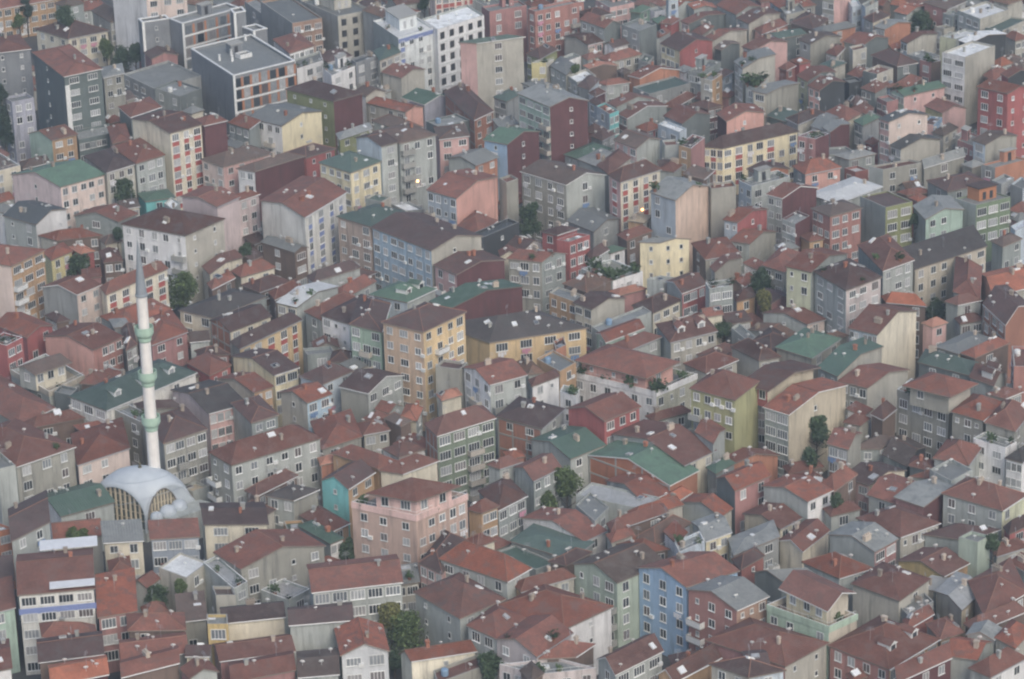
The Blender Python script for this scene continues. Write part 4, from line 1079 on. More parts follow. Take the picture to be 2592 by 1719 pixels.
NICE = {'lg': 'light grey', 'be': 'beige', 'br': 'brown', 'gt': 'grey-green', 'gb': 'drab grey', 'wh': 'white', 'gy': 'grey', 'cr': 'cream', 'rd': 'red', 'oc': 'ochre', 'lb': 'pale blue-grey',
 'pk': 'pink', 'dg': 'dark grey', 'rp': 'dusky red', 'dr': 'maroon', 'bk': 'brick', 'sa': 'salmon', 'cg': 'charcoal', 'yc': 'pale yellow', 'or': 'orange', 'pw': 'pale peach', 'bp': 'brick-red',
 'rr': 'red-brown', 'mt': 'mint', 'ck': 'black', 'yb': 'sand', 'pl': 'lilac-pink', 'og': 'olive', 'lp': 'pinkish grey', 'bw': 'off-white', 'bl': 'blue', 'mt2': 'pale green', 'li': 'lilac-grey', 'yo': 'orange-yellow',
 'yg': 'pale lime', 'ye': 'yellow', 'ye2': 'deep yellow', 'tq': 'turquoise', 'or2': 'bright orange', 'rp2': 'reddish pink', 'ol': 'olive green', 'mg': 'leaf green', 'bn': 'brown', 'bl3': 'sky blue', 'be2': 'sandy beige',
 'yc2': 'cream', 'wb': 'bluish white', 'tq2': 'turquoise', 'pe': 'peach', 'og2': 'khaki', 'mg2': 'light green', 'gt2': 'grey-green', 'gg': 'dark green', 'dg2': 'dark green', 'dk': 'dark green', 'bw2': 'pale grey', 'bl2': 'slate blue', 'gd': 'dark green', 'gn': 'green', 'pt': 'peach-tan', 'y2': 'golden yellow', 'tn': 'pinkish tan', 'bl4': 'light blue', 'ylg': 'lime yellow', 'tp': 'pinkish tan', 'pk2': 'pink'}
RNICE = {'rr': 'red tiled', 'dr': 'maroon tiled', 'br': 'brown tiled', 'gy': 'grey', 'gn': 'green', 'gd': 'dark green', 'gn2': 'dull green', 'cd': 'blackish', 'cg': 'charcoal', 'cr': 'sandy', 'gb': 'drab', 'wh': 'white', 'or': 'orange tiled',
 'sa': 'salmon tiled', 'wg': 'pale grey', 'lg': 'light grey', 'lb': 'pale blue', 'ye': 'yellow'}

class B: pass
BLD = []
for i, ln in enumerate(DATA.strip().split('\n')):
    p = ln.split(); b = B(); b.i = i
    if len(p) <= 6 and p[2][:2] in ('gl', 'gr') and random.Random(i).random() < .33: b.opt = ['we']
    c = list(map(float, p[0].split(','))); b.h = float(p[1]); b.rt = p[2].rstrip('0123456789.'); b.rise = float(p[2][len(b.rt):] or .5)
    b.wl, b.wr = p[3].split('/'); b.rc = p[4]; b.win = p[5].split(','); b.opt = p[6].split(',') if len(p) > 6 else []
    if b.rt == 'h' and b.rc in ('rr', 'dr', 'br', 'or', 'sa'): b.rise *= 1.25
    b.px = [(c[0], c[1]), (c[2], c[3]), (c[4], c[5])]
    L, F, R = [ground_at(u, v, b.h).to_2d() for u, v in b.px]
    a = R - F; w = L - F; la, lb = a.length, w.length
    ang = math.degrees(math.atan2(a.x * w.y - a.y * w.x, a.dot(w)))
    if not 40 <= ang <= 162:          # a plot corner that far from square was misread: square it on its longer side
        if la >= lb: w = Vector((-a.y, a.x)) / la * lb
        else: a = Vector((w.y, -w.x)) / lb * la
    if la < 2.8: a = a / la * 3.2
    if lb < 2.8: w = w / lb * 3.4
    b.F, b.a, b.b = F, a.length, w.length; b.u, b.w = a.normalized(), w.normalized()
    b.cen = F + a * .5 + w * .5
    BLD.append(b)
ST = 2.85
def roof_z(b, s, t):
    if b.rt == 'f': return 0.0
    if b.rt == 'sr': return b.rise * t / b.b
    if b.rt == 'sl': return b.rise * s / b.a
    if b.rt == 'gl': return b.rise * (1 - abs(2 * s / b.a - 1))
    if b.rt == 'gr': return b.rise * (1 - abs(2 * t / b.b - 1))
    m = min(b.a, b.b) / 2
    return b.rise * min(s, b.a - s, t, b.b - t, m) / m
def build_roof(b):
    """solid pitched roof: top polygons in (s, t, z), then underside and edges"""
    a, w, r = b.a, b.b, b.rise
    if b.rt == 'sr': P = [(0,0,0),(a,0,0),(a,w,r),(0,w,r)]; Q = [(0,1,2,3)]
    elif b.rt == 'sl': P = [(0,0,0),(a,0,r),(a,w,r),(0,w,0)]; Q = [(0,1,2,3)]
    elif b.rt == 'gl': P = [(0,0,0),(a/2,0,r),(a,0,0),(a,w,0),(a/2,w,r),(0,w,0)]; Q = [(0,1,4,5),(1,2,3,4)]
    elif b.rt == 'gr': P = [(0,0,0),(a,0,0),(a,w/2,r),(a,w,0),(0,w,0),(0,w/2,r)]; Q = [(0,1,2,5),(5,2,3,4)]
    elif a >= w: m = w / 2; P = [(0,0,0),(a,0,0),(a,w,0),(0,w,0),(m,m,r),(a-m,m,r)]; Q = [(0,1,5,4),(1,2,5),(2,3,4,5),(3,0,4)]
    else: m = a / 2; P = [(0,0,0),(a,0,0),(a,w,0),(0,w,0),(m,m,r),(m,w-m,r)]; Q = [(0,1,4),(1,2,5,4),(2,3,5),(3,0,4,5)]
    if abs(a - w) < .02 and b.rt == 'h': P[4] = P[5] = (a/2, w/2, r)
    th = .2; n = len(P); V = []; F = []; MI = []; UV = []
    wp = lambda s, t, z: (*(b.F + b.u * s + b.w * t), b.h + z)
    V = [wp(s, t, z + .05) for s, t, z in P] + [wp(s, t, z + .05 - th) for s, t, z in P]
    edges = {}
    for q in Q:
        F.append(list(q)); MI.append(0)
        p0, p1 = Vector(P[q[0]]), Vector(P[q[1]])
        # eave direction of this face: its lowest edge
        best = min(range(len(q)), key=lambda k: P[q[k]][2] + P[q[(k+1) % len(q)]][2]); e0, e1 = Vector(P[q[best]]), Vector(P[q[(best+1) % len(q)]])
        ed = (e1 - e0).normalized() if (e1 - e0).length > 1e-6 else Vector((1,0,0))
        nr = (Vector(P[q[1]]) - Vector(P[q[0]])).cross(Vector(P[q[2]]) - Vector(P[q[0]])); nr = nr.normalized() if nr.length > 1e-9 else Vector((0,0,1)); up = nr.cross(ed)
        UV.append([((Vector(P[k]) - e0).dot(ed), (Vector(P[k]) - e0).dot(up)) for k in q])
        F.append([n + k for k in reversed(q)]); MI.append(1); UV.append([(0, 0)] * len(q))
        for k in range(len(q)): edges.setdefault(frozenset((q[k], q[(k+1) % len(q)])), []).append((q[k], q[(k+1) % len(q)]))
    for e, l in edges.items():
        if len(l) == 1 and len(e) == 2:
            x, y = l[0]; F.append([x, n + x, n + y, y]); MI.append(1); UV.append([(0, 0)] * 4)
    return V, F, MI, UV
def build_walls(b, z0):
    o = (1.0 if 'ps' in b.opt else .28) if b.rt != 'f' else 0.0
    o = min(o, b.a * .15, b.b * .15); s0, s1, t0, t1 = o, b.a - o, o, b.b - o
    ring = [(s0, t0)]
    if b.rt == 'gl': ring.append((b.a / 2, t0))
    ring.append((s1, t0))
    if b.rt == 'gr': ring.append((s1, b.b / 2))
    ring.append((s1, t1))
    if b.rt == 'gl': ring.append((b.a / 2, t1))
    ring.append((s0, t1))
    if b.rt == 'gr': ring.append((s0, b.b / 2))
    V = []; n = len(ring)
    for s, t in ring: V.append((*(b.F + b.u * s + b.w * t), z0))
    for s, t in ring: V.append((*(b.F + b.u * s + b.w * t), b.h + (roof_z(b, s, t) - .1 if b.rt != 'f' else 0)))
    F = []; MI = []
    for k in range(n):
        j = (k + 1) % n; F.append([k, j, n + j, n + k])
        (sa, ta), (sb, tb) = ring[k], ring[j]
        MI.append(1 if ta == tb == t0 else 0 if sa == sb == s0 else 2)
    if b.rt == 'f':      # parapet, then the sunken roof inside it
        th = min(.34 if 'we' in b.opt else .2, b.a * .08, b.b * .08); dep = b.rise; m = len(V)
        for s, t in ((th, th), (b.a - th, th), (b.a - th, b.b - th), (th, b.b - th)): V.append((*(b.F + b.u * s + b.w * t), b.h))
        for s, t in ((th, th), (b.a - th, th), (b.a - th, b.b - th), (th, b.b - th)): V.append((*(b.F + b.u * s + b.w * t), b.h - dep))
        for k in range(4):
            j = (k + 1) % 4; F.append([n + k, n + j, m + j, m + k]); MI.append(3); F.append([m + k, m + j, m + 4 + j, m + 4 + k]); MI.append(2)
        b.flat = [V[m + 4 + k] for k in range(4)]
    else:
        F.append([n + k for k in range(n)]); MI.append(2)
    b.o = o; b.wall_geo = (V, F)
    return V, F, MI
# geometry of every building first, so that windows nobody could see from around here can be left out
tie = {b.i: b.i + 1 for b in BLD if 'ps' in b.opt}
SV = []; SF = []
for b in BLD:
    b.z0 = -.3 if b.i not in tie else BLD[tie[b.i]].h - BLD[tie[b.i]].rise - .05
    b.wallmesh = build_walls(b, b.z0)
    V, F, _ = b.wallmesh; n = len(SV); SV += V; SF += [[n + k for k in f] for f in F]
    if b.rt != 'f':
        b.roofmesh = build_roof(b); V, F, _, _ = b.roofmesh; n = len(SV); SV += V; SF += [[n + k for k in f] for f in F]
    else:
        n = len(SV); SV += b.flat; SF.append([n, n+1, n+2, n+3])
BVH = BVHTree.FromPolygons([Vector(v) for v in SV], SF)
EYES = [Vector((0, 0, CAMZ)), Vector((-35, 0, CAMZ)), Vector((35, 0, CAMZ))]
def seen(p, nrm, half=.6):
    for e in EYES:
        for dz in (half, -half):
            q = p + nrm * .12 + Vector((0, 0, dz)); d = e - q
            if d.dot(nrm) <= 0: continue
            if BVH.ray_cast(q, d.normalized(), d.length)[0] is None: return True
    return False
def on_screen(p, mrg=60):
    u, v = pix(p); return -mrg < u < 2592 + mrg and -mrg < v < 1719 + mrg

# labels: look first, then what it stands beside
def look(b):
    a, c = NICE[b.wl], NICE[b.wr]
    col = a if a == c else a + ' and ' + c
    form = {'f': 'flat', 'h': 'hipped', 'gl': 'gabled', 'gr': 'gabled', 'sr': 'sloping', 'sl': 'sloping'}[b.rt]
    rf = RNICE[b.rc].replace(' tiled', '') if b.rt == 'f' else RNICE[b.rc]
    return col, rf + ' ' + form + ' roof'
def kind(b):
    if b.h >= 14.0: return 'apartment_block', 'apartment block'
    if b.rt == 'f': return 'flat_roofed_house', 'house'
    if b.rc in TILED: return ('low_tiled_house' if b.h < 8.7 else 'tiled_house'), 'house'
    return 'metal_roofed_house', 'house'
GROUPS = {'apartment_block': 'apartment blocks of the hillside quarter', 'flat_roofed_house': 'flat-roofed houses of the quarter', 'tiled_house': 'tiled houses of the quarter', 'low_tiled_house': 'low tiled houses of the quarter', 'metal_roofed_house': 'sheet-roofed houses of the quarter'}
MARKS = [(LAND[b.i][0], sum(x for x, _ in b.px) / 3, sum(y for _, y in b.px) / 3, b.i) for b in BLD if b.i in LAND] + [('minaret', 350, 900, -1), ('mosque dome', 345, 1235, -2)]
def rel(b, k=0):
    x = sum(q[0] for q in b.px) / 3; y = sum(q[1] for q in b.px) / 3
    ms = sorted((m for m in MARKS if m[3] != b.i), key=lambda m: math.hypot(m[1] - x, (m[2] - y) * 1.4))
    n, mx, my, _ = ms[k]; dx, dy = x - mx, (y - my) * 1.4
    if abs(dx) > 1.3 * abs(dy): r = 'to the right of' if dx > 0 else 'to the left of'
    elif dy > 0: r = 'in front of'
    else: r = 'behind'
    return r, n
used = {}
def make_label(b):
    if b.i in LAND: l = LAND[b.i][1]; used[l] = 1; return l
    col, rf = look(b); kw = kind(b)[1]; a, c = NICE[b.wl], NICE[b.wr]
    low = 'low ' if b.h < 8 else ''
    r0, n0 = rel(b); r1, n1 = rel(b, 1); r2_, n2 = rel(b, 2)
    c1 = min(((m for m in BLD if m.i != b.i and m.i not in LAND and m.i not in tie)), key=lambda m: (m.cen - b.cen).length)
    nb = 'next to a ' + NICE[c1.wl] + ' house with ' + RNICE[c1.rc].split()[0] + ' roof'
    rc_ = rf.split()[0] + ' roof' if len(rf.split()) > 3 else rf
    nb = 'next to a ' + NICE[c1.wl] + ' one'
    cands = []
    for q in (rf, rc_):
        cands += [f'{low}{col} {kw} with {q} {r0} the {n0}', f'{low}{col} {kw} with {q} {r1} the {n1}', f'{low}{col} {kw} with {q} between the {n0} and the {n1}',
             f'{col} {kw} with {q} {r2_} the {n2}', f'{low}{col} {kw} with {q} {r0} the {n0}, {nb}', f'{col} {kw} with {q}, {r0} the {n0} and {r1} the {n1}', f'{a} {kw} with {q} {r0} the {n0}']
    cands += [f'{a} {kw} {r0} the {n0}', f'{c} {kw} {r1} the {n1}', f'{a} {kw}, {rc_}, {r0} the {n0}']
    for c in cands:
        if c not in used and len(c.replace(',', '').split()) <= 16: used[c] = 1; return c
    for c in cands:
        for ext in ('the farther one', 'the smaller one', 'the last one', 'nearer the camera'):
            d = c + ', ' + ext
            if d not in used and len(d.replace(',', '').split()) <= 16: used[d] = 1; return d
    return cands[0]

WSTAT = [0, 0]
def add_windows(b, root, rng, joined=False):
    """window objects on the two faces that look this way"""
    spec = list(b.win)
    if spec == ['0', '0'] and b.h < 16 and b.rt in ('h', 'f', 'sr', 'sl') and 'we' not in b.opt:
        if b.a > 4 and rng.random() < .7: spec[1] = rng.choice(['1', '2', '2w', '1w'] if b.a < 9 else ['2', '3', '2w'])
        if b.b > 4 and rng.random() < .4: spec[0] = rng.choice(['1', '1s', '2'])
    spans = []
    for face, sp in ((0, spec[0]), (1, spec[1])):
        st = sp[-1] if sp[-1].isalpha() else 'n'; k = int(sp.rstrip('nwWsdD'))
        if k == 0: continue
        ln = b.b if face == 0 else b.a
        dirv = -b.w if face == 0 else b.u                # along the wall, left to right as seen
        nrm2 = Vector((-b.u.y, b.u.x)) if False else None
        start = b.F + b.w * b.b if face == 0 else b.F
        nrm = Vector((dirv.y, -dirv.x)); ins = b.o
        off = (b.u if face == 0 else b.w) * ins
        lens = ln - 2 * ins; pitch = lens / k
        rot = math.atan2(dirv.y, dirv.x)
        top = b.h - (1.35 if b.rt != 'f' else 1.3 + max(.45, b.rise))
        types = []
        for c in range(k):
            ty = st
            if st == 'n' and rng.random() < .22: ty = rng.choice('ws')
            if st == 'w' and rng.random() < .25: ty = 'n'
            types.append(ty)
        bal = None
        if ('lb' in b.opt or (len(b.opt) == 0 and rng.random() < .36)) and k >= 2 and st in 'nwW' and pitch > 1.9 and b.h > 7.5: bal = rng.randrange(k)
        row = 0
        while True:
            z = top - row * ST
            if z < max(1.0, b.z0 + 1.1): break
            for c in range(k):
                ty = types[c]; me, pm, w, h = WME[ty]
                sc = min(1.0, pitch * .86 / (w + .2)); jit = 0 if st in 'dDW' else ((c * 37 + b.i * 13) % 7 - 3) * .02 * pitch
                q = start + off + dirv * (ins + pitch * (c + .5) + jit)
                pt = Vector((q.x, q.y, z)); n3 = Vector((nrm.x, nrm.y, 0))
                hs = .86 + ((b.i * 31 + c * 17) % 9) * .03
                if st in 'nw' and rng.random() < .05: continue
                if not on_screen(pt, 20): continue
                if not seen(pt, n3): WSTAT[1] += 1; continue
                WSTAT[0] += 1
                if joined:
                    o = link('window', JOINED[ty], root); o.location = pt - root.location; o.rotation_euler = (0, 0, rot); o.scale = (sc, 1, hs)
                    continue
                o = link('window', me, root); o.location = pt - root.location; o.rotation_euler = (0, 0, rot); o.scale = (sc, 1, hs if st in 'nwsW' else 1)
                pn = link('pane', pm, o)
                if st == 'D' or 'op' in b.opt:
                    s = link('wall_panel', PANEL_O, root); s.location = pt - root.location + Vector((dirv.x, dirv.y, 0)) * pitch * .45; s.rotation_euler = (0, 0, rot)
                if ('rp' in b.opt or 'op3' in b.opt or ('rq' in b.opt and c in (1, 4))) and row < 6:
                    s = link('spandrel_panel', PANEL_R, root); s.location = pt - root.location - Vector((0, 0, 1.4)); s.rotation_euler = (0, 0, rot); s.scale = (w * sc, 1, 1)
                if 'bp2' in b.opt or ('bq' in b.opt and c == 0):
                    s = link('spandrel_panel', PANEL_B, root); s.location = pt - root.location - Vector((0, 0, 1.4)); s.rotation_euler = (0, 0, rot); s.scale = (w * sc, 1, 1)
                if c == bal and row > 0 or ('bp' in b.opt and c == 0 and face == 1):
                    s = link('balcony', BALC[(b.i + c) % 3], root); s.location = pt - root.location - Vector((0, 0, 1.25)); s.rotation_euler = (0, 0, rot); s.scale = (min(1, pitch / 3.0), 1, 1)
                if rng.random() < .04 and st in 'nwW':
                    s = link('laundry', LAUN[rng.randrange(3)], root); s.location = pt - root.location - Vector((0, 0, .9)); s.rotation_euler = (0, 0, rot)
                elif rng.random() < .10 and st in 'nwW':
                    s = link('air_conditioner', ACU, root); s.location = pt - root.location + Vector((dirv.x, dirv.y, 0)) * min(1.1, pitch * .45) - Vector((0, 0, .6)); s.rotation_euler = (0, 0, rot)
            if 'sl' in b.opt:
                q = start + off + dirv * (ins + lens / 2); s = link('floor_band', BANDW, root)
                s.location = Vector((q.x, q.y, z - 1.42)) - root.location; s.rotation_euler = (0, 0, rot); s.scale = (lens, 1, 1)
            row += 1
JOINED = {}
for k, (me, pm, w, h) in list(WME.items()):
    bmj = bmesh.new(); bmj.from_mesh(me); n0 = len(bmj.faces); bmj.from_mesh(pm)
    for f in list(bmj.faces)[n0:]: f.material_index = 1
    mj = bpy.data.meshes.new('window'); bmj.to_mesh(mj); bmj.free(); mj.materials.append(me.materials[0]); mj.materials.append(M_PANE); JOINED[k] = mj
PANEL_O = MB().box(-.3, .3, -.05, 0, -1.15, 1.15).mesh('wall_panel', [M_ORANGE])
PANEL_R = MB().box(-.55, .55, -.05, 0, -.55, .5).mesh('spandrel_panel', [M_RED]); PANEL_B = MB().box(-.55, .55, -.05, 0, -.55, .5).mesh('spandrel_panel', [M_BLUE])
BANDW = MB().box(-.5, .5, -.12, 0, -.2, .2).mesh('floor_band', [M_WHITE])
def balcony_mesh(m):
    b = MB(); b.box(-1.5, 1.5, -1.1, 0, -.15, 0, 1); b.box(-1.5, 1.5, -1.1, -1.0, 0, .95); b.box(-1.5, -1.4, -1.0, 0, 0, .95); b.box(1.4, 1.5, -1.0, 0, 0, .95); b.box(-1.52, 1.52, -1.13, -.97, .95, 1.0, 1)
    return b.mesh('balcony', [m, M_CONC])
BALC = [balcony_mesh(m) for m in (M_WHITE, M_CONC, plain('balcony_pale', (.5, .46, .40), .8))]
def laundry_mesh(c):
    b = MB(); x = -.9
    for w, h in ((.45, .8), (.6, 1.0), (.4, .6)): b.box(x, x + w, -.42, -.40, -h, 0); x += w + .08
    b.box(-1, 1, -.42, -.40, 0, .02); return b.mesh('laundry', [c])
LAUN = [laundry_mesh(plain('cloth_' + k, c, .9)) for k, c in (('white', (.7, .7, .72)), ('pink', (.6, .3, .4)), ('blue', (.2, .3, .5)))]
ACU = MB().box(-.4, .4, -.35, 0, -.3, .3).mesh('air_conditioner', [M_WHITE])

ridge_mat = plain('ridge_tile', (.22, .12, .09), .9, var=.6)
ROOT = {}
order = sorted(BLD, key=lambda b: 0 if b.i not in tie else 1)
for b in order:
    rng = random.Random(b.i * 7 + 1)
    o3 = Vector((b.F.x, b.F.y, 0)); host = None
    if b.i in tie:
        host = ROOT[tie[b.i]]; o3 = host.location.copy()
    else:
        kn, cat = kind(b)
        root = empty(kn, o3, make_label(b), cat, GROUPS[kn]); ROOT[b.i] = root
    V, F, MI = b.wallmesh
    back = 'lg' if b.wr in ('wh', 'cr', 'yc') else b.wr
    me = mesh_from('wall', [Vector(v) - o3 for v in V], F, [wall_mat(b.wl), wall_mat(b.wr), wall_mat(back), M_WHITE if 'we' in b.opt or 'te' in b.opt else M_CONC], MI)
    wall = link('wall' if host is None else 'penthouse', me, root if host is None else host)
    par = root if host is None else wall          # penthouses hang their own parts one level lower
    tiled = b.rc in TILED
    if b.rt != 'f':
        V, F, MI, UV = b.roofmesh
        me = mesh_from('roof', [Vector(v) - o3 for v in V], F, [roof_mat(b.rc), M_WHITE if 'we' in b.opt else M_FASCIA], MI, UV)
        roof = link('roof', me, par)
    else:
        me = mesh_from('roof', [Vector(v) - o3 for v in b.flat], [[0, 1, 2, 3]], [roof_mat(b.rc)], None, [[(0, 0), (b.a, 0), (b.a, b.b), (0, b.b)]])
        roof = link('roof', me, par)
    rp = roof if host is None else par            # what stands on the roof is a piece of it
    W = lambda s, t, z: Vector((*(b.F + b.u * s + b.w * t), b.h + z)) - o3
    rotu = math.atan2(b.u.y, b.u.x)
    vis = on_screen(Vector((b.cen.x, b.cen.y, b.h)), 40)
    if vis and host is None:
        area = b.a * b.b
        # ridge and hip caps
        if b.rt in ('h', 'gl', 'gr') and tiled and rng.random() < .5:
            a, w, r = b.a, b.b, b.rise; m = min(a, w) / 2
            if b.rt == 'gl': segs = [((a/2, 0, r), (a/2, w, r))]
            elif b.rt == 'gr': segs = [((0, w/2, r), (a, w/2, r))]
            elif a >= w: segs = [((m, m, r), (a-m, m, r)), ((0,0,0),(m,m,r)), ((a,0,0),(a-m,m,r)), ((0,w,0),(m,m,r)), ((a,w,0),(a-m,m,r))]
            else: segs = [((m, m, r), (m, w-m, r)), ((0,0,0),(m,m,r)), ((a,0,0),(m,m,r)), ((0,w,0),(m,w-m,r)), ((a,w,0),(m,w-m,r))]
            mb = MB()
            for p, q in segs:
                p, q = W(*p[:2], p[2] + .07), W(*q[:2], q[2] + .07)
                if (q - p).length > .6: mb.tube([p, q], [.08, .08], 5)
            if mb.F: link('ridge_cap', mb.mesh('ridge_cap', [ridge_mat]), roof)
        # chimneys, skylights, dishes, aerials
        nch = 0 if area < 18 else (1 if area < 90 else 2) - (rng.random() < .35)
        if b.rt == 'f': nch = nch if rng.random() < .4 else 0
        for k in range(nch):
            s, t = rng.uniform(.15, .85) * b.a, rng.uniform(.2, .85) * b.b
            o = link('chimney', CHIM[rng.choice([0, 0, 1, 2, 3])], rp); o.location = W(s, t, roof_z(b, s, t) - (b.rise if b.rt == 'f' else 0) + rng.uniform(-.25, .15)); o.rotation_euler = (0, 0, rotu + rng.choice([0, math.pi/2])); x = rng.uniform(.65, 1.0); o.scale = (x, x, .8)
        nsk = rng.choice([0, 0, 0, 1, 1]) if tiled and area > 25 else rng.choice([0, 0, 1])
        if 'sk' in b.opt: nsk += 3
        for k in range(nsk):
            s, t = rng.uniform(.15, .85) * b.a, rng.uniform(.15, .8) * b.b; z = roof_z(b, s, t) - (b.rise if b.rt == 'f' else 0)
            e = .2; gs = (roof_z(b, s + e, t) - roof_z(b, s - e, t)) / (2 * e); gt_ = (roof_z(b, s, t + e) - roof_z(b, s, t - e)) / (2 * e)
            tu = Vector((*b.u, gs)); tw = Vector((*b.w, gt_)); nz = tu.cross(tw).normalized(); tu.normalize(); ty = nz.cross(tu)
            o = link('skylight', rng.choice([SKY_W, SKY_W, SKY_D, VALLEY]), rp)
            o.matrix_local = Matrix.Translation(W(s, t, z + .1)) @ Matrix((tu, ty, nz)).transposed().to_4x4() @ Matrix.Diagonal((rng.uniform(.6, 1.3), rng.uniform(.6, 1.1), 1, 1))
        for k in range(rng.choice([0, 1, 1, 2, 3, 4] if area > 20 else [0, 0, 1])):
            s, t = rng.uniform(.08, .92) * b.a, rng.uniform(.1, .9) * b.b; z = roof_z(b, s, t) - (b.rise if b.rt == 'f' else 0)
            o = link('satellite_dish', DISH, rp); o.location = W(s, t, z); o.rotation_euler = (0, 0, rng.uniform(-.5, .3)); x = rng.uniform(.55, .85); o.scale = (x, x, x)
        if rng.random() < .6:
            s, t = rng.uniform(.2, .8) * b.a, rng.uniform(.3, .7) * b.b; o = link('antenna', ANT, rp); o.location = W(s, t, roof_z(b, s, t) - (b.rise if b.rt == 'f' else 0)); o.rotation_euler = (0, 0, rng.uniform(0, 3))
        # eave gutter on some tiled fronts
        if b.rt in ('h', 'gr', 'sr') and rng.random() < .45 and b.a > 4:
            mb = MB(); mb.tube([W(.05, -.08, -.05), W(b.a - .05, -.08, -.05)], [.08, .08], 5); link('gutter', mb.mesh('gutter', [M_WHITE if rng.random() < .5 else M_METAL]), roof)
        if b.rt == 'f' and area > 30:
            if b.h > 11 and b.rc == 'gy' and 'ph' not in b.opt and b.i not in tie.values() and rng.random() < .5:
                s, t = rng.uniform(.3, .6) * b.a, rng.uniform(.45, .7) * b.b; lw, ld = min(3.2, b.a * .35), min(2.8, b.b * .35); z0 = -b.rise
                mb = MB(); fr = lambda p: W(s + p[0], t + p[1], p[2]); mb.box(0, lw, 0, ld, z0, 1.9, 0, fr); mb.box(-.2, lw + .2, -.2, ld + .2, 1.9, 2.05, 1, fr); mb.box(lw * .3, lw * .6, -.04, 0, z0, 1.5, 2, fr)
                link('stair_head', mb.mesh('stair_head', [wall_mat(b.wr), M_CONC, M_DARK]), root)
            if rng.random() < .3:
                o = link('water_tank', TANK[rng.randrange(2)], root); o.location = W(rng.uniform(.15, .3) * b.a, rng.uniform(.5, .8) * b.b, -b.rise)
        if 'te' in b.opt or 'pl' in b.opt:
            n = 9 if 'pl' in b.opt else 2
            for k in range(n):
                s, t = (rng.uniform(.05, .95) * b.a, rng.uniform(.4, 1.1)) if k % 2 else (rng.uniform(.4, 1.1), rng.uniform(.05, .95) * b.b)
                o = link('potted_plant', POT, rp); o.location = W(s, t, -b.rise if b.rt == 'f' else .2); x = rng.uniform(.8, 1.5) * (1.6 if 'pl' in b.opt else 1); o.scale = (x, x, x * rng.uniform(.8, 1.2)); o.rotation_euler = (0, 0, rng.uniform(0, 6))
        if 'te' in b.opt and b.rt == 'f':
            mb = MB(); zt = .55
            for p, q in ((W(.1, .1, zt), W(b.a - .1, .1, zt)), (W(.1, .1, zt), W(.1, b.b - .1, zt))):
                mb.tube([p, q], [.03, .03], 4); L = (q - p).length; k = max(1, int(L / 1.2))
                for j in range(k + 1): x = p.lerp(q, j / k); mb.tube([x - Vector((0, 0, zt)), x], [.025, .025], 4)
            link('roof_railing', mb.mesh('roof_railing', [M_WHITE]), root)
        if 'dm' in b.opt or 'dm2' in b.opt or 'dm3' in b.opt:
            n = 3 if 'dm3' in b.opt else 2
            for k in range(n):
                s, t = b.a * (k + .7) / (n + .4), b.b * .2; z = roof_z(b, s, t); mb = MB(); fr = lambda p: W(s + p[0], t + p[1], z + p[2])
                mb.box(-.8, .8, -.2, 2.2, -.4, .9, 0, fr); i0 = len(mb.V); mb.V += [fr(p) for p in ((-1, -.4, .9), (0, -.4, 1.5), (1, -.4, .9), (-1, 2.4, .9), (0, 2.4, 1.5), (1, 2.4, .9))]
                mb.F += [[i0, i0+1, i0+4, i0+3], [i0+1, i0+2, i0+5, i0+4], [i0, i0+2, i0+1]]; mb.M += [1, 1, 0]; mb.box(-.5, .5, -.24, -.2, .0, .8, 2, fr)
                link('dormer', mb.mesh('dormer', [M_WHITE, roof_mat(b.rc), M_PANE]), roof)
        if 'ph' in b.opt:
            mb = MB(); fr = lambda p: W(p[0], p[1], p[2]); s0, s1, t0, t1 = b.a * .3, b.a * .8, b.b * .35, b.b * .9
            mb.box(s0, s1, t0, t1, -b.rise, 2.4, 0, fr); mb.box(s0 - .3, s1 + .3, t0 - .3, t1 + .3, 2.4, 2.6, 1, fr)
            for k in range(2): x = s0 + (s1 - s0) * (.3 + .4 * k); mb.box(x - .4, x + .4, t0 - .05, t0, -b.rise + .2, 1.5, 2, fr)
            link('penthouse', mb.mesh('penthouse', [M_ORANGE if b.wl == 'gt' and b.wr == 'dg2' else wall_mat(b.wr), roof_mat('dr') if b.wr == 'dg2' else M_CONC, M_PANE]), root)
        if b.i in tie.values():
            mb = MB(); fr = lambda p: W(p[0], p[1], p[2]); mb.box(-.14, b.a + .1, -.14, 0, -1.05, .04, 0, fr); mb.box(-.14, 0, 0, b.b, -1.05, .04, 0, fr)
            link('parapet', mb.mesh('parapet', [wall_mat({'tp': 'pk2', 'wh': 'wh', 'mg2': 'mg2', 'lg': 'be2', 'lp': 'lp'}.get(b.wl, 'gb'))]), root)
        if b.rt == 'f' and 'we' in b.opt:
            mb = MB(); fr = lambda p: W(p[0], p[1], p[2])
            for x0, x1, y0, y1 in ((-.08, b.a + .08, -.08, .42), (-.08, b.a + .08, b.b - .42, b.b + .08), (-.08, .42, .42, b.b - .42), (b.a - .42, b.a + .08, .42, b.b - .42)): mb.box(x0, x1, y0, y1, .0, .22, 0, fr)
            mb.box(-.1, .55, -.1, 0, -b.h, 0, 0, fr)
            link('coping', mb.mesh('coping', [M_WHITE]), root)
        if 'aw' in b.opt:
            for s0, s1, t0, t1, zz in ((b.a * .42, b.a, -.1, b.b * .26, .62), (b.a * .3, b.a * 1.06, b.b * .93, b.b * 1.18, .75)):
                mb = MB(); fr = lambda p: W(p[0], p[1], p[2]); mb.box(s0, s1, t0, t1, zz, zz + .12, 0, fr); link('canopy', mb.mesh('canopy', [M_ALU]), root)
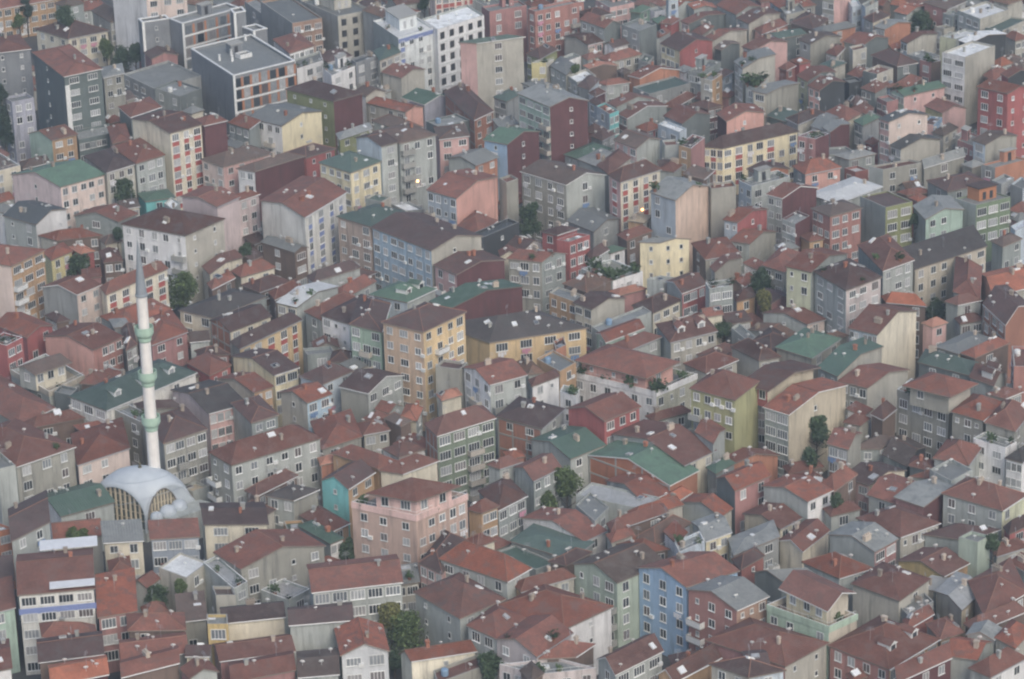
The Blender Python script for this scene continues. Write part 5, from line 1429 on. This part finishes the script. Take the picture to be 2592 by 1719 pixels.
        if 'bb' in b.opt or 'bb2' in b.opt:
            zz = -.9 if 'bb' in b.opt else -3.0
            mb = MB(); fr = lambda p: W(p[0], p[1], p[2]); mb.box(.05, b.a - .05, -.06 + b.o, b.o, zz - .55, zz + .45, 0, fr); link('blue_band', mb.mesh('blue_band', [M_BLUE]), root)
        if 'ws' in b.opt:
            mb = MB(); fr = lambda p: W(p[0], p[1], p[2]); mb.box(b.o, b.o + 1.1, b.o - .05, b.o, -b.h + .2, -2.2, 0, fr); link('corner_strip', mb.mesh('corner_strip', [M_WHITE]), root)
        if 'sv' in b.opt:
            for fs, ft in ((.16, .55), (.3, .45), (.4, .62), (.85, .93)):
                mb = MB(); mb.lathe([(.3, -.4), (.3, .9), (.22, .95), (.22, 1.3), (.34, 1.35), (.34, 1.5), (.0, 1.5)], 10); o = link('roof_vent', mb.mesh('roof_vent', [M_WHITE]), roof); o.location = W(fs * b.a, ft * b.b, -b.rise)
            mb = MB()
            for x0, x1, y0, y1 in ((-1.6, 1.6, -1.2, -1.0), (-1.6, 1.6, 1.0, 1.2), (-1.6, -1.4, -1.0, 1.0), (1.4, 1.6, -1.0, 1.0)): mb.box(x0, x1, y0, y1, 0, 1.0)
            mb.box(-1.4, 1.4, -1.0, 1.0, .5, .6, 1); o = link('skylight', mb.mesh('skylight', [M_WHITE, M_PANE]), roof); o.location = W(b.a * .52, b.b * .5, -b.rise); o.rotation_euler = (0, 0, rotu)
        # bare brick walls show their concrete frame
        if b.wl in ('bk', 'or2') and b.h > 8 and b.a > 4:
            mb = MB(); fr = lambda p: W(p[0], p[1], p[2]); o_ = b.o
            for k in range(4): t = o_ + .15 + (b.b - 2 * o_ - .3) * k / 3; mb.box(o_ - .04, o_, t - .17, t + .17, -b.h, roof_z(b, o_, t) - .25, 0, fr)
            z = -.3
            while z > -b.h: mb.box(o_ - .07, o_, o_, b.b - o_, z - .2, z + .1, 0, fr); z -= ST
            link('concrete_frame', mb.mesh('concrete_frame', [M_CONC]), root)
    # penthouse windows need the wall as their parent, whose origin is the host's
    if vis:
        if host is None: add_windows(b, root, rng)
        else:
            class _P: pass
            pr = wall; 
            _loc = host.location
            class Shim: pass
            def _aw():
                class R_(object): pass
            real_link = link
            _root_loc = host.location
            class Proxy:
                location = _root_loc
            def link2(name, me, parent=None): return real_link(name, me, wall if isinstance(parent, Proxy) else parent)
            globals()['link'] = link2
            add_windows(b, Proxy(), rng, joined=True)
            globals()['link'] = real_link
print('windows', WSTAT, 'buildings', len(BLD))
BLUEP = 229

# ------------------------------------------------------------------ the mosque: sail dome over four glazed arches, porch domes, minaret
def dome_material():
    m, t, b = node_mat('dome_lead')
    f = noise(t, .5, 4, pos_vec(t, 1, 1, .5)); c = ramp(t, f, [(.3, (.42, .47, .52)), (.7, (.52, .57, .61))])
    t.links.new(c, b.inputs['Base Color']); b.inputs['Roughness'].default_value = .5; return m
M_DOME = dome_material(); M_MINT = plain('mint_paint', (.42, .58, .47), .7); M_STONE = plain('pale_stone', (.74, .72, .69), .8)
zc = 5.2
mF, mR, mL = (ground_at(u, v, zc).to_2d() for u, v in ((367, 1306), (486, 1267), (236, 1273)))
mu = (mR - mF).normalized(); A = (mR - mF).length; mw = (mL - mF).normalized(); Bq = (mL - mF).length
mo = Vector((mF.x, mF.y, 0))
mosque = empty('mosque', mo, 'mosque with pale blue sail dome over big glazed arches beside the tall white minaret', 'mosque')
MW = lambda s, t, z: Vector((*(mF + mu * s + mw * t), z)) - mo
HD = 6.5; half2 = 2 * ((A + Bq) / 4) ** 2; RS = (half2 + HD * HD) / (2 * HD)
def dz(s, t):
    p, q_ = 2 * s / A - 1, 2 * t / Bq - 1
    return zc + math.sqrt(max(RS * RS - half2 * (p * p + q_ * q_) / 2, 0)) - (RS - HD)
N = 28; mb = MB()
for j in range(N + 1):
    for i in range(N + 1):
        s, t = A * i / N, Bq * j / N; mb.V.append(tuple(MW(s, t, dz(s, t))))
for j in range(N):
    for i in range(N): k = j * (N + 1) + i; mb.F.append([k, k + 1, k + N + 2, k + N + 1]); mb.M.append(0)
n1 = len(mb.V)                                       # thickness of the shell: a rim dropped round the edge
rim = [(i, 0) for i in range(N)] + [(N, j) for j in range(N)] + [(N - i, N) for i in range(N)] + [(0, N - j) for j in range(N)]
for i, j in rim: s, t = A * i / N, Bq * j / N; mb.V.append(tuple(MW(s, t, dz(s, t) - .35)))
for k in range(len(rim)):
    k2 = (k + 1) % len(rim); (i, j), (i2, j2) = rim[k], rim[k2]; mb.F.append([n1 + k, n1 + k2, j2 * (N + 1) + i2, j * (N + 1) + i]); mb.M.append(0)
dome_me = mb.mesh('dome', [M_DOME]); dome_me.polygons.foreach_set('use_smooth', [True] * len(dome_me.polygons)); dome = link('dome', dome_me, mosque)
fin = MB(); fin.lathe([(.0, 0), (.35, .05), (.3, .35), (.12, .45), (.22, .7), (.05, .95), (.03, 1.5), (.0, 1.5)], 10)
o = link('finial', fin.mesh('finial', [plain('bronze', (.20, .18, .12), .4, .6)]), dome); o.location = MW(A / 2, Bq / 2, dz(A / 2, Bq / 2) - .05)
for r_, dd in ((4.2, .05), (6.4, .05)):              # raised seams of the lead
    sm = MB(); pts = []
    for k in range(49): a = 2 * math.pi * k / 48; s, t = A/2 + r_ * math.cos(a), Bq/2 + r_ * math.sin(a); pts.append(MW(s, t, dz(s, t) + .02))
    sm.tube(pts, [.05] * 49, 4, cap=False); link('seam', sm.mesh('seam', [plain('seam_lead', (.34, .40, .46), .5)]), dome)
mb = MB(); fr = lambda p: MW(*p)
mb.box(.3, A - .3, .3, Bq - .3, -.2, 2.2, 0, fr); link('wall', mb.mesh('wall', [wall_mat('lg')]), mosque)
for face in range(2):                                # glazed arches with pale mullions
    ln = A if face == 0 else Bq; K = 9
    G = (lambda x, d, z: MW(x, .55 + d, z)) if face == 0 else (lambda x, d, z: MW(.55 + d, Bq - x, z))
    zed = lambda x: (dz(x, .4) if face == 0 else dz(.4, Bq - x)) - .4
    gm = MB(); x0, x1 = .5, (ln * .74 if face == 0 else ln - .5); n = 24
    for k in range(n + 1): x = x0 + (x1 - x0) * k / n; gm.V += [tuple(G(x, 0, 2.2)), tuple(G(x, 0, max(2.3, zed(x))))]
    for k in range(n): gm.F.append([2*k, 2*k+2, 2*k+3, 2*k+1]); gm.M.append(0)
    win = link('arched_window', gm.mesh('arched_window', [plain('arch_glass', (.10, .12, .12), .15, var=.3)]), mosque)
    for k in range(1, K + 1):
        x = x0 + (x1 - x0) * k / (K + 1); zt = zed(x)
        if zt < 2.8: continue
        q = MB(); q.V = [tuple(G(x + a, d, z)) for z in (2.2, zt) for a, d in ((-.13, -.22), (.13, -.22), (.13, .02), (-.13, .02))]
        q.F = [[0,1,5,4],[1,2,6,5],[2,3,7,6],[3,0,4,7],[4,5,6,7]]; q.M = [0]*5; link('mullion', q.mesh('mullion', [plain('arch_frame', (.55, .48, .36), .8)]), win)
    for zt in (3.8, 5.2, 6.6, 8.0, 9.4):
        xs = [x0 + (x1 - x0) * k / 60 for k in range(61)]; ok = [x for x in xs if zed(x) > zt + .2]
        if len(ok) > 3: q = MB(); q.tube([G(ok[0], -.1, zt), G(ok[-1], -.1, zt)], [.06, .06], 4); link('transom', q.mesh('transom', [plain('arch_frame', (.55, .48, .36), .8)]), win)
X0, X1 = .5, A * .74; XM, HW = (X0 + X1) / 2, (X1 - X0) / 2; HP = dz(XM, .12) - .45 - 2.2
arch = lambda s: 2.2 + HP * math.sqrt(max(0, 1 - ((s - XM) / HW) ** 2)) if X0 < s < X1 else 1.8
ab = MB(); n = 40                                      # shell surface round the right-hand arch and its broad outer foot
for k in range(n + 1):
    s = A * k / n; fl = max(0, (s / A - .72) / .28); zb_, zt_ = min(arch(s), dz(s, .12) - .1), dz(s, .12) - .02
    for j in range(4):
        f = j / 3; z = zt_ + (zb_ - zt_) * f; ab.V.append(tuple(MW(s + fl * 2.4 * f, .12 - fl * .6 * f, z)))
for k in range(n):
    for j in range(3): i0 = 4 * k + j; ab.F.append([i0, i0 + 1, i0 + 5, i0 + 4]); ab.M.append(0)
i0 = len(ab.V); ab.V += [tuple(MW(A + 2.4, -.48, 1.8)), tuple(MW(A + .2, 4.5, 1.8)), tuple(MW(A, 3.2, dz(A, 3.2))), tuple(MW(A, .12, dz(A, .12) - .02))]; ab.F.append([i0, i0+1, i0+2, i0+3]); ab.M.append(0)
link('abutment', ab.mesh('abutment', [M_DOME]), dome)
rimb = MB(); rimb.tube([MW(X0 + (X1 - X0) * k / 24, .06, arch(X0 + .001 + (X1 - X0 - .002) * k / 24)) for k in range(25)], [.13] * 25, 5); link('arch_rim', rimb.mesh('arch_rim', [plain('arch_dark_rim', (.20, .18, .16), .9)]), dome)  # thin dark grey-brown tube following the edge of the right-hand arch
mb = MB(); mb.box(1.2, A + 1.0, -4.6, -.6, -.2, 5.2, 0, fr); link('porch', mb.mesh('porch', [wall_mat('lg')]), mosque)
for u, v, rr in ((396, 1309, 1.1), (425, 1297, 1.5), (453, 1283, 1.45)):
    q = MB(); q.lathe([(rr, -1.2)] + [(rr * math.cos(a), rr * .9 * math.sin(a)) for a in [math.pi / 2 * i / 8 for i in range(9)]], 20)
    me = q.mesh('porch_dome', [M_DOME]); me.polygons.foreach_set('use_smooth', [True] * len(me.polygons)); o = link('porch_dome', me, mosque); o.location = ground_at(u, v, 5.4) - mo
# minaret: its axis passes the dome's rim where the photograph shows it
mp = ground_at(397, 1262, 5.0); mp.z = 0
minaret = empty('minaret', mp, 'tall slender white minaret with three mint green balconies and a grey cone', 'minaret')
def h_at(v):
    lo, hi = 0.0, 90.0
    for _ in range(40):
        mid = (lo + hi) / 2
        if pix((mp.x, mp.y, mid))[1] > v: lo = mid
        else: hi = mid
    return lo
zb = [h_at(812 + y / 3.136) for y in (785, 430, 75)]; zcone = h_at(406 + 1075 / 3.136); ztip = h_at(406 + 650 / 3.136)
q = MB(); q.lathe([(1.35, 0), (1.35, 7.5), (1.06, 9.0), (1.0, zb[1]), (.94, zb[2]), (.92, zcone)], 16); link('shaft', q.mesh('shaft', [M_STONE]), minaret)
for z in zb:
    q = MB(); q.lathe([(1.0, -2.0), (1.15, -1.7), (1.15, -1.3), (1.5, -.7), (1.5, -.5), (1.62, -.45), (1.62, .75), (1.5, .75), (1.5, -.3), (1.0, -.3)], 20)
    o = link('minaret_balcony', q.mesh('minaret_balcony', [M_MINT]), minaret); o.location = (0, 0, z)
q = MB(); q.lathe([(1.08, 0), (1.08, .25), (.98, .4), (.12, ztip - zcone), (.0, ztip - zcone + .1)], 16); o = link('spire', q.mesh('spire', [plain('spire_lead', (.26, .29, .32), .6)]), minaret); o.location = (0, 0, zcone)
q = MB(); q.lathe([(.0, 0), (.2, .15), (.2, .35), (.05, .55), (.15, .8), (.03, 1.1), (.03, 2.0), (.0, 2.0)], 8); o = link('finial', q.mesh('finial', [M_METAL]), minaret); o.location = (0, 0, ztip)

# ------------------------------------------------------------------ trees
def leaf_material(k, col):
    m, t, b = node_mat('leaf_' + k); g_ = t.nodes.new('ShaderNodeNewGeometry')
    f = math_node(t, 'MULTIPLY_ADD', g_.outputs['Random Per Island'], 1.1); t.nodes[-1].inputs[2].default_value = .5
    n = math_node(t, 'MULTIPLY_ADD', noise(t, .7, 2, pos_vec(t, 1, 1, 1)), .9); t.nodes[-1].inputs[2].default_value = .55
    t.links.new(mul_col(t, col, math_node(t, 'MULTIPLY', f, n)), b.inputs['Base Color']); b.inputs['Roughness'].default_value = .7; return m
LEAF = {'d': leaf_material('dark', (.055, .088, .042)), 'm': leaf_material('mid', (.085, .122, .042)), 'y': leaf_material('yellowing', (.15, .15, .05)), 'c': leaf_material('cypress', (.036, .058, .038))}
M_BARK = plain('bark', (.10, .075, .055), .95)
def tree(u, v, rpx, kindc, label, zc=6.0, tall=1.0):
    for k in range(26):
        z = zc + k * .5; c = ground_at(u, v, z); rr = rpx * (c - Vector((0, 0, CAMZ))).length / FPX; e = Vector((0, 0, CAMZ)); ok = 0
        for dx, dv in ((0, 0), (-.7, 0), (.7, 0), (0, .7), (0, -.6), (-.5, -.5), (.5, -.5)):
            q = c + Vector((dx * rr, 0, dv * rr * tall)); d = e - q; ok += BVH.ray_cast(q, d.normalized(), d.length)[0] is None
        if ok >= 6: break
    zc = z
    p = ground_at(u, v, zc); sc = (p - Vector((0, 0, CAMZ))).length / FPX; r = rpx * sc * 1.15
    t = empty('tree', (p.x, p.y, 0), label, 'tree', 'trees between the houses')
    rg = random.Random(int(u * 7 + v)); q = MB()
    top = Vector((rg.uniform(-.3, .3), rg.uniform(-.3, .3), zc + r * .4 * tall)); q.tube([(0, 0, -.2), (0.05, 0, zc * .4), tuple(top)], [.12 + r * .05, .1 + r * .035, .05], 7)
    nb = 7
    for k in range(nb):
        a = k * 2.4; z0 = zc * (.45 + .07 * k); e = Vector((math.cos(a) * r * .7, math.sin(a) * r * .7, z0 + r * .5)); q.tube([(0, 0, z0), tuple(e * .5 + Vector((0, 0, z0 * .5))), tuple(e)], [.1, .07, .03], 5)
    link('trunk', q.mesh('trunk', [M_BARK]), t)
    q = MB(); lobes = []
    for k in range(20 if tall < 1.6 else 24):
        a = rg.uniform(0, 6.28); rad = rg.uniform(.1, .72) * r; h = rg.uniform(-.55, .75) * r * tall; taper = 1 - .45 * max(0, h / (r * tall))
        lobes.append((Vector((math.cos(a) * rad * taper, math.sin(a) * rad * taper, zc + h)), r * rg.uniform(.36, .58) * taper))
    nl = int(min(4200, 1100 + 2200 * r * tall / 3)); ls = .15 + .024 * r
    for k in range(nl):
        c, lr = lobes[rg.randrange(len(lobes))]; d = Vector((rg.gauss(0, 1), rg.gauss(0, 1), rg.gauss(0, 1))).normalized() * lr * rg.random() ** .35; c = c + d
        a = Vector((rg.uniform(-1, 1), rg.uniform(-1, 1), rg.uniform(-.6, .6))).normalized(); b2 = a.orthogonal().normalized(); b2.rotate(Matrix.Rotation(rg.uniform(0, 6.28), 3, a)); s = ls * rg.uniform(.6, 1.4)
        i = len(q.V); q.V += [tuple(c - a * s), tuple(c + b2 * s * .6), tuple(c + a * s), tuple(c - b2 * s * .6)]; q.F.append([i, i+1, i+2, i+3]); q.M.append(0)
    link('crown', q.mesh('crown', [LEAF[kindc]]), t)
TREES = [
 (66, 18, 15, 'c', 'narrow dark tree before the long ochre building', 7, 2.2), (48, 52, 15, 'm', 'small yellowish tree at the road before the long ochre building', 3, 1), (166, 42, 26, 'd', 'round dark tree behind the cream house with maroon roof', 6, .9),
 (268, 122, 19, 'm', 'lighter green tree at the corner of the cream house with maroon roof', 6, 1.2), (312, 150, 30, 'd', 'broad dark tree between the cream house and the charcoal block', 6, .9), (342, 134, 22, 'd', 'tree against the charcoal wall with the white edge', 6, 1),
 (4, 262, 24, 'c', 'tall black-green tree at the left edge beside the lilac block', 9, 2.4), (12, 330, 24, 'c', 'lower black-green tree at the left edge before the lilac block', 7, 2.0),
 (309, 486, 30, 'd', 'tree beside the pink house with the green roof', 6, 1.1), (201, 674, 28, 'd', 'tree at the end of the yellow cottage wall', 5, 1.0), (297, 594, 12, 'd', 'small dark tree at the corner of the white block with blackish roof', 5, 1.5),
 (462, 737, 39, 'm', 'large green tree by the red and cream striped terrace behind the minaret', 6, 1.1), (1340, 556, 30, 'd', 'dense dark tree under the stained salmon block', 7, 1.5), (1930, 708, 28, 'd', 'dark tree in the hollow beside the pale lime block', 6, 1.2),
 (1934, 764, 24, 'y', 'yellow-green tree beside the ochre hut', 4, 1.2), (1831, 833, 20, 'd', 'dark bush behind the red roof with two dormers', 4, 1), (2369, 785, 24, 'd', 'dark tree under the long sand block with dark roof', 5, 1.1), (2315, 555, 12, 'd', 'small dark tree against the mint gable', 5, 1.2),
 (2067, 1095, 32, 'd', 'dark tree leaning on the tall sand coloured side wall', 6, 1.3), (2052, 1156, 22, 'd', 'dark bush at the foot of the tall sand coloured wall', 3.5, 1), (2118, 1265, 14, 'd', 'dark tree beside the white gabled house with chimney', 4, 1.3),
 (1433, 1220, 37, 'm', 'wide green tree below the bare brick gable', 5, 1.0), (1391, 1268, 22, 'm', 'smaller green tree below the wide green tree', 3.5, 1), (880, 1390, 24, 'd', 'dark tree beside the pink block with terrace', 5, 1.4),
 (182, 1350, 15, 'm', 'left one of two small green trees behind the white canopy', 6, 1), (211, 1352, 14, 'm', 'right one of two small green trees behind the white canopy', 6, 1), (395, 1510, 31, 'd', 'bushy tree below the slate blue house', 4, 1), (459, 1484, 17, 'm', 'small tree under the pale flat roof by the slate blue house', 3.5, 1),
 (1027, 1600, 49, 'm', 'largest tree in front of the grey house with maroon hipped roof', 6, 1.0), (988, 1560, 32, 'y', 'yellowing tree touching the largest tree', 6.5, 1.1), (1241, 1684, 34, 'd', 'dark tree at the bottom edge by the pinkish grey house', 4, 1), (998, 1672, 20, 'd', 'dark bush below the largest tree', 3, 1),
 (2334, 60, 31, 'd', 'large dark tree among the farthest roofs', 6, .9), (1458, 175, 12, 'm', 'small tree on the planted terrace by the pink and beige block', 10, 1), (622, 630, 15, 'd', 'small tree under the lilac-pink block', 3, 1), (2513, 1372, 16, 'd', 'dark tree beside the pale green stair tower', 6, 1.3), (1072, 8, 15, 'd', 'tree at the upper edge behind the white terrace block', 6, 1),
]
for a in TREES: tree(*a)

# ------------------------------------------------------------------ cars in the street below the blue panelled block, and a lamp post
def car_body():
    q = MB(); prof = [(-2.0, .35), (-2.05, .75), (-1.95, .95), (-1.1, 1.0), (-.45, 1.42), (.75, 1.45), (1.45, 1.05), (2.0, .92), (2.05, .5), (1.98, .35)]
    for y, k in ((-.82, 1), (.82, 1)): q.V += [(x, y * (.86 if z > 1.1 else 1), z) for x, z in prof]
    n = len(prof)
    for i in range(n): j = (i + 1) % n; q.F.append([i, j, n + j, n + i]); q.M.append(0)
    q.F.append(list(range(n))[::-1]); q.M.append(0); q.F.append([n + i for i in range(n)]); q.M.append(0); return q
def car(p, rz, paint, label):
    t = empty('parked_car', p, label, 'car', 'cars parked in the street below the blue panelled block'); t.rotation_euler = (0, 0, rz)
    link('body', car_body().mesh('body', [paint]), t)
    q = MB()
    for y in (-.79, .73): q.box(-.75, 1.15, y, y + .06, 1.02, 1.36, 0)
    link('side_window', q.mesh('side_window', [M_PANE]), t)
    for nm, xs, zs in (('windscreen', (-1.08, -.5), (1.03, 1.42)), ('rear_window', (1.42, .82), (1.09, 1.45))):
        q = MB(); q.V = [(xs[0], -.66, zs[0] + .03), (xs[0], .66, zs[0] + .03), (xs[1], .62, zs[1] + .03), (xs[1], -.62, zs[1] + .03)]; q.F = [[0, 1, 2, 3]]; q.M = [0]; link(nm, q.mesh(nm, [M_PANE]), t)
    for x in (-1.3, 1.3):
        for y in (-.84, .68):
            q = MB(); q.tube([(x, y, .33), (x, y + .16, .33)], [.33, .33], 12); wh = link('wheel', q.mesh('wheel', [M_DARK]), t)
            q = MB(); q.tube([(x, y - .02, .33), (x, y + .18, .33)], [.18, .18], 8); link('rim', q.mesh('rim', [M_METAL]), wh)
    for y in (-.6, .6): q = MB(); q.box(-2.07, -1.98, y - .17, y + .17, .66, .82); link('headlight', q.mesh('headlight', [M_WHITE]), t)
ST_A = math.atan2(*(BLD[BLUEP].u.yx))
for (u, v), col, lab in (((851, 642), (.52, .54, .56), 'silver car parked by the blue panelled block'), ((858, 629), (.06, .06, .07), 'black car parked behind the silver car'), ((795, 681), (.10, .16, .14), 'dark green van-like car parked at the lower end of the street')):
    car(ground_at(u, v, .6) * Vector((1, 1, 0)) if False else Vector((*ground_at(u, v, .6).xy, 0)), ST_A, plain('paint_' + lab.split()[0], col, .3), lab)
lp = Vector((*ground_at(1933, 762, .0).xy, 0)); zt = 0
t = empty('street_lamp', lp, 'grey street lamp with a bent arm rising from the trees by the ochre hut', 'street lamp')
q = MB(); q.tube([(0, 0, 0), (0, 0, 8.2), (.25, 0, 8.7), (1.2, 0, 8.9)], [.1, .07, .06, .05], 7); link('pole', q.mesh('pole', [M_METAL]), t)
q = MB(); q.box(1.0, 1.8, -.14, .14, 8.82, 9.0); link('lamp_head', q.mesh('lamp_head', [M_ALU]), t)
# small lit lamps on two walls, as in the photograph
def lit(u, v, label):
    d = (FW + RT * ((u - PCX) / FPX) - UP * ((v - PCY) / FPX)).normalized(); e = Vector((0, 0, CAMZ))
    hit = BVH.ray_cast(e, d)
    p = hit[0] + hit[1] * .15; t = empty('wall_lamp', p, label, 'wall lamp', 'lit lamps on walls')
    m, tr, b = node_mat('lamp_glow'); b.inputs['Base Color'].default_value = (1, .6, .3, 1); b.inputs['Emission Color'].default_value = (1, .5, .2, 1); b.inputs['Emission Strength'].default_value = 6
    q = MB(); q.lathe([(.0, -.28), (.2, -.2), (.28, 0), (.2, .2), (.0, .28)], 8); link('bulb_globe', q.mesh('bulb_globe', [m]), t)
    q = MB(); q.box(-.05, .05, -.05, .3, .2, .35); link('bracket', q.mesh('bracket', [M_DARK]), t)
lit(836 + 690 / 3.136, 406 + 163 / 3.136, 'small orange lamp glowing on the pale tall block behind the metal roof')
lit(1254 + 1162 / 3.136, 406 + 390 / 3.136, 'small orange lamp glowing at the foot of the pink and cream striped block')

# ------------------------------------------------------------------ haze
q = MB(); q.box(-2600, 2600, -900, 6100, -1.5, 247)
m = bpy.data.materials.new('haze'); m.use_nodes = True; t = m.node_tree; t.nodes.clear()
out = t.nodes.new('ShaderNodeOutputMaterial'); pv = t.nodes.new('ShaderNodeVolumePrincipled')
pv.inputs['Color'].default_value = (.74, .88, 1.0, 1); pv.inputs['Density'].default_value = HAZE_DENSITY; pv.inputs['Anisotropy'].default_value = .2
t.links.new(pv.outputs[0], out.inputs['Volume'])
hz = link('haze', q.mesh('haze', [m])); hz['kind'] = 'stuff'
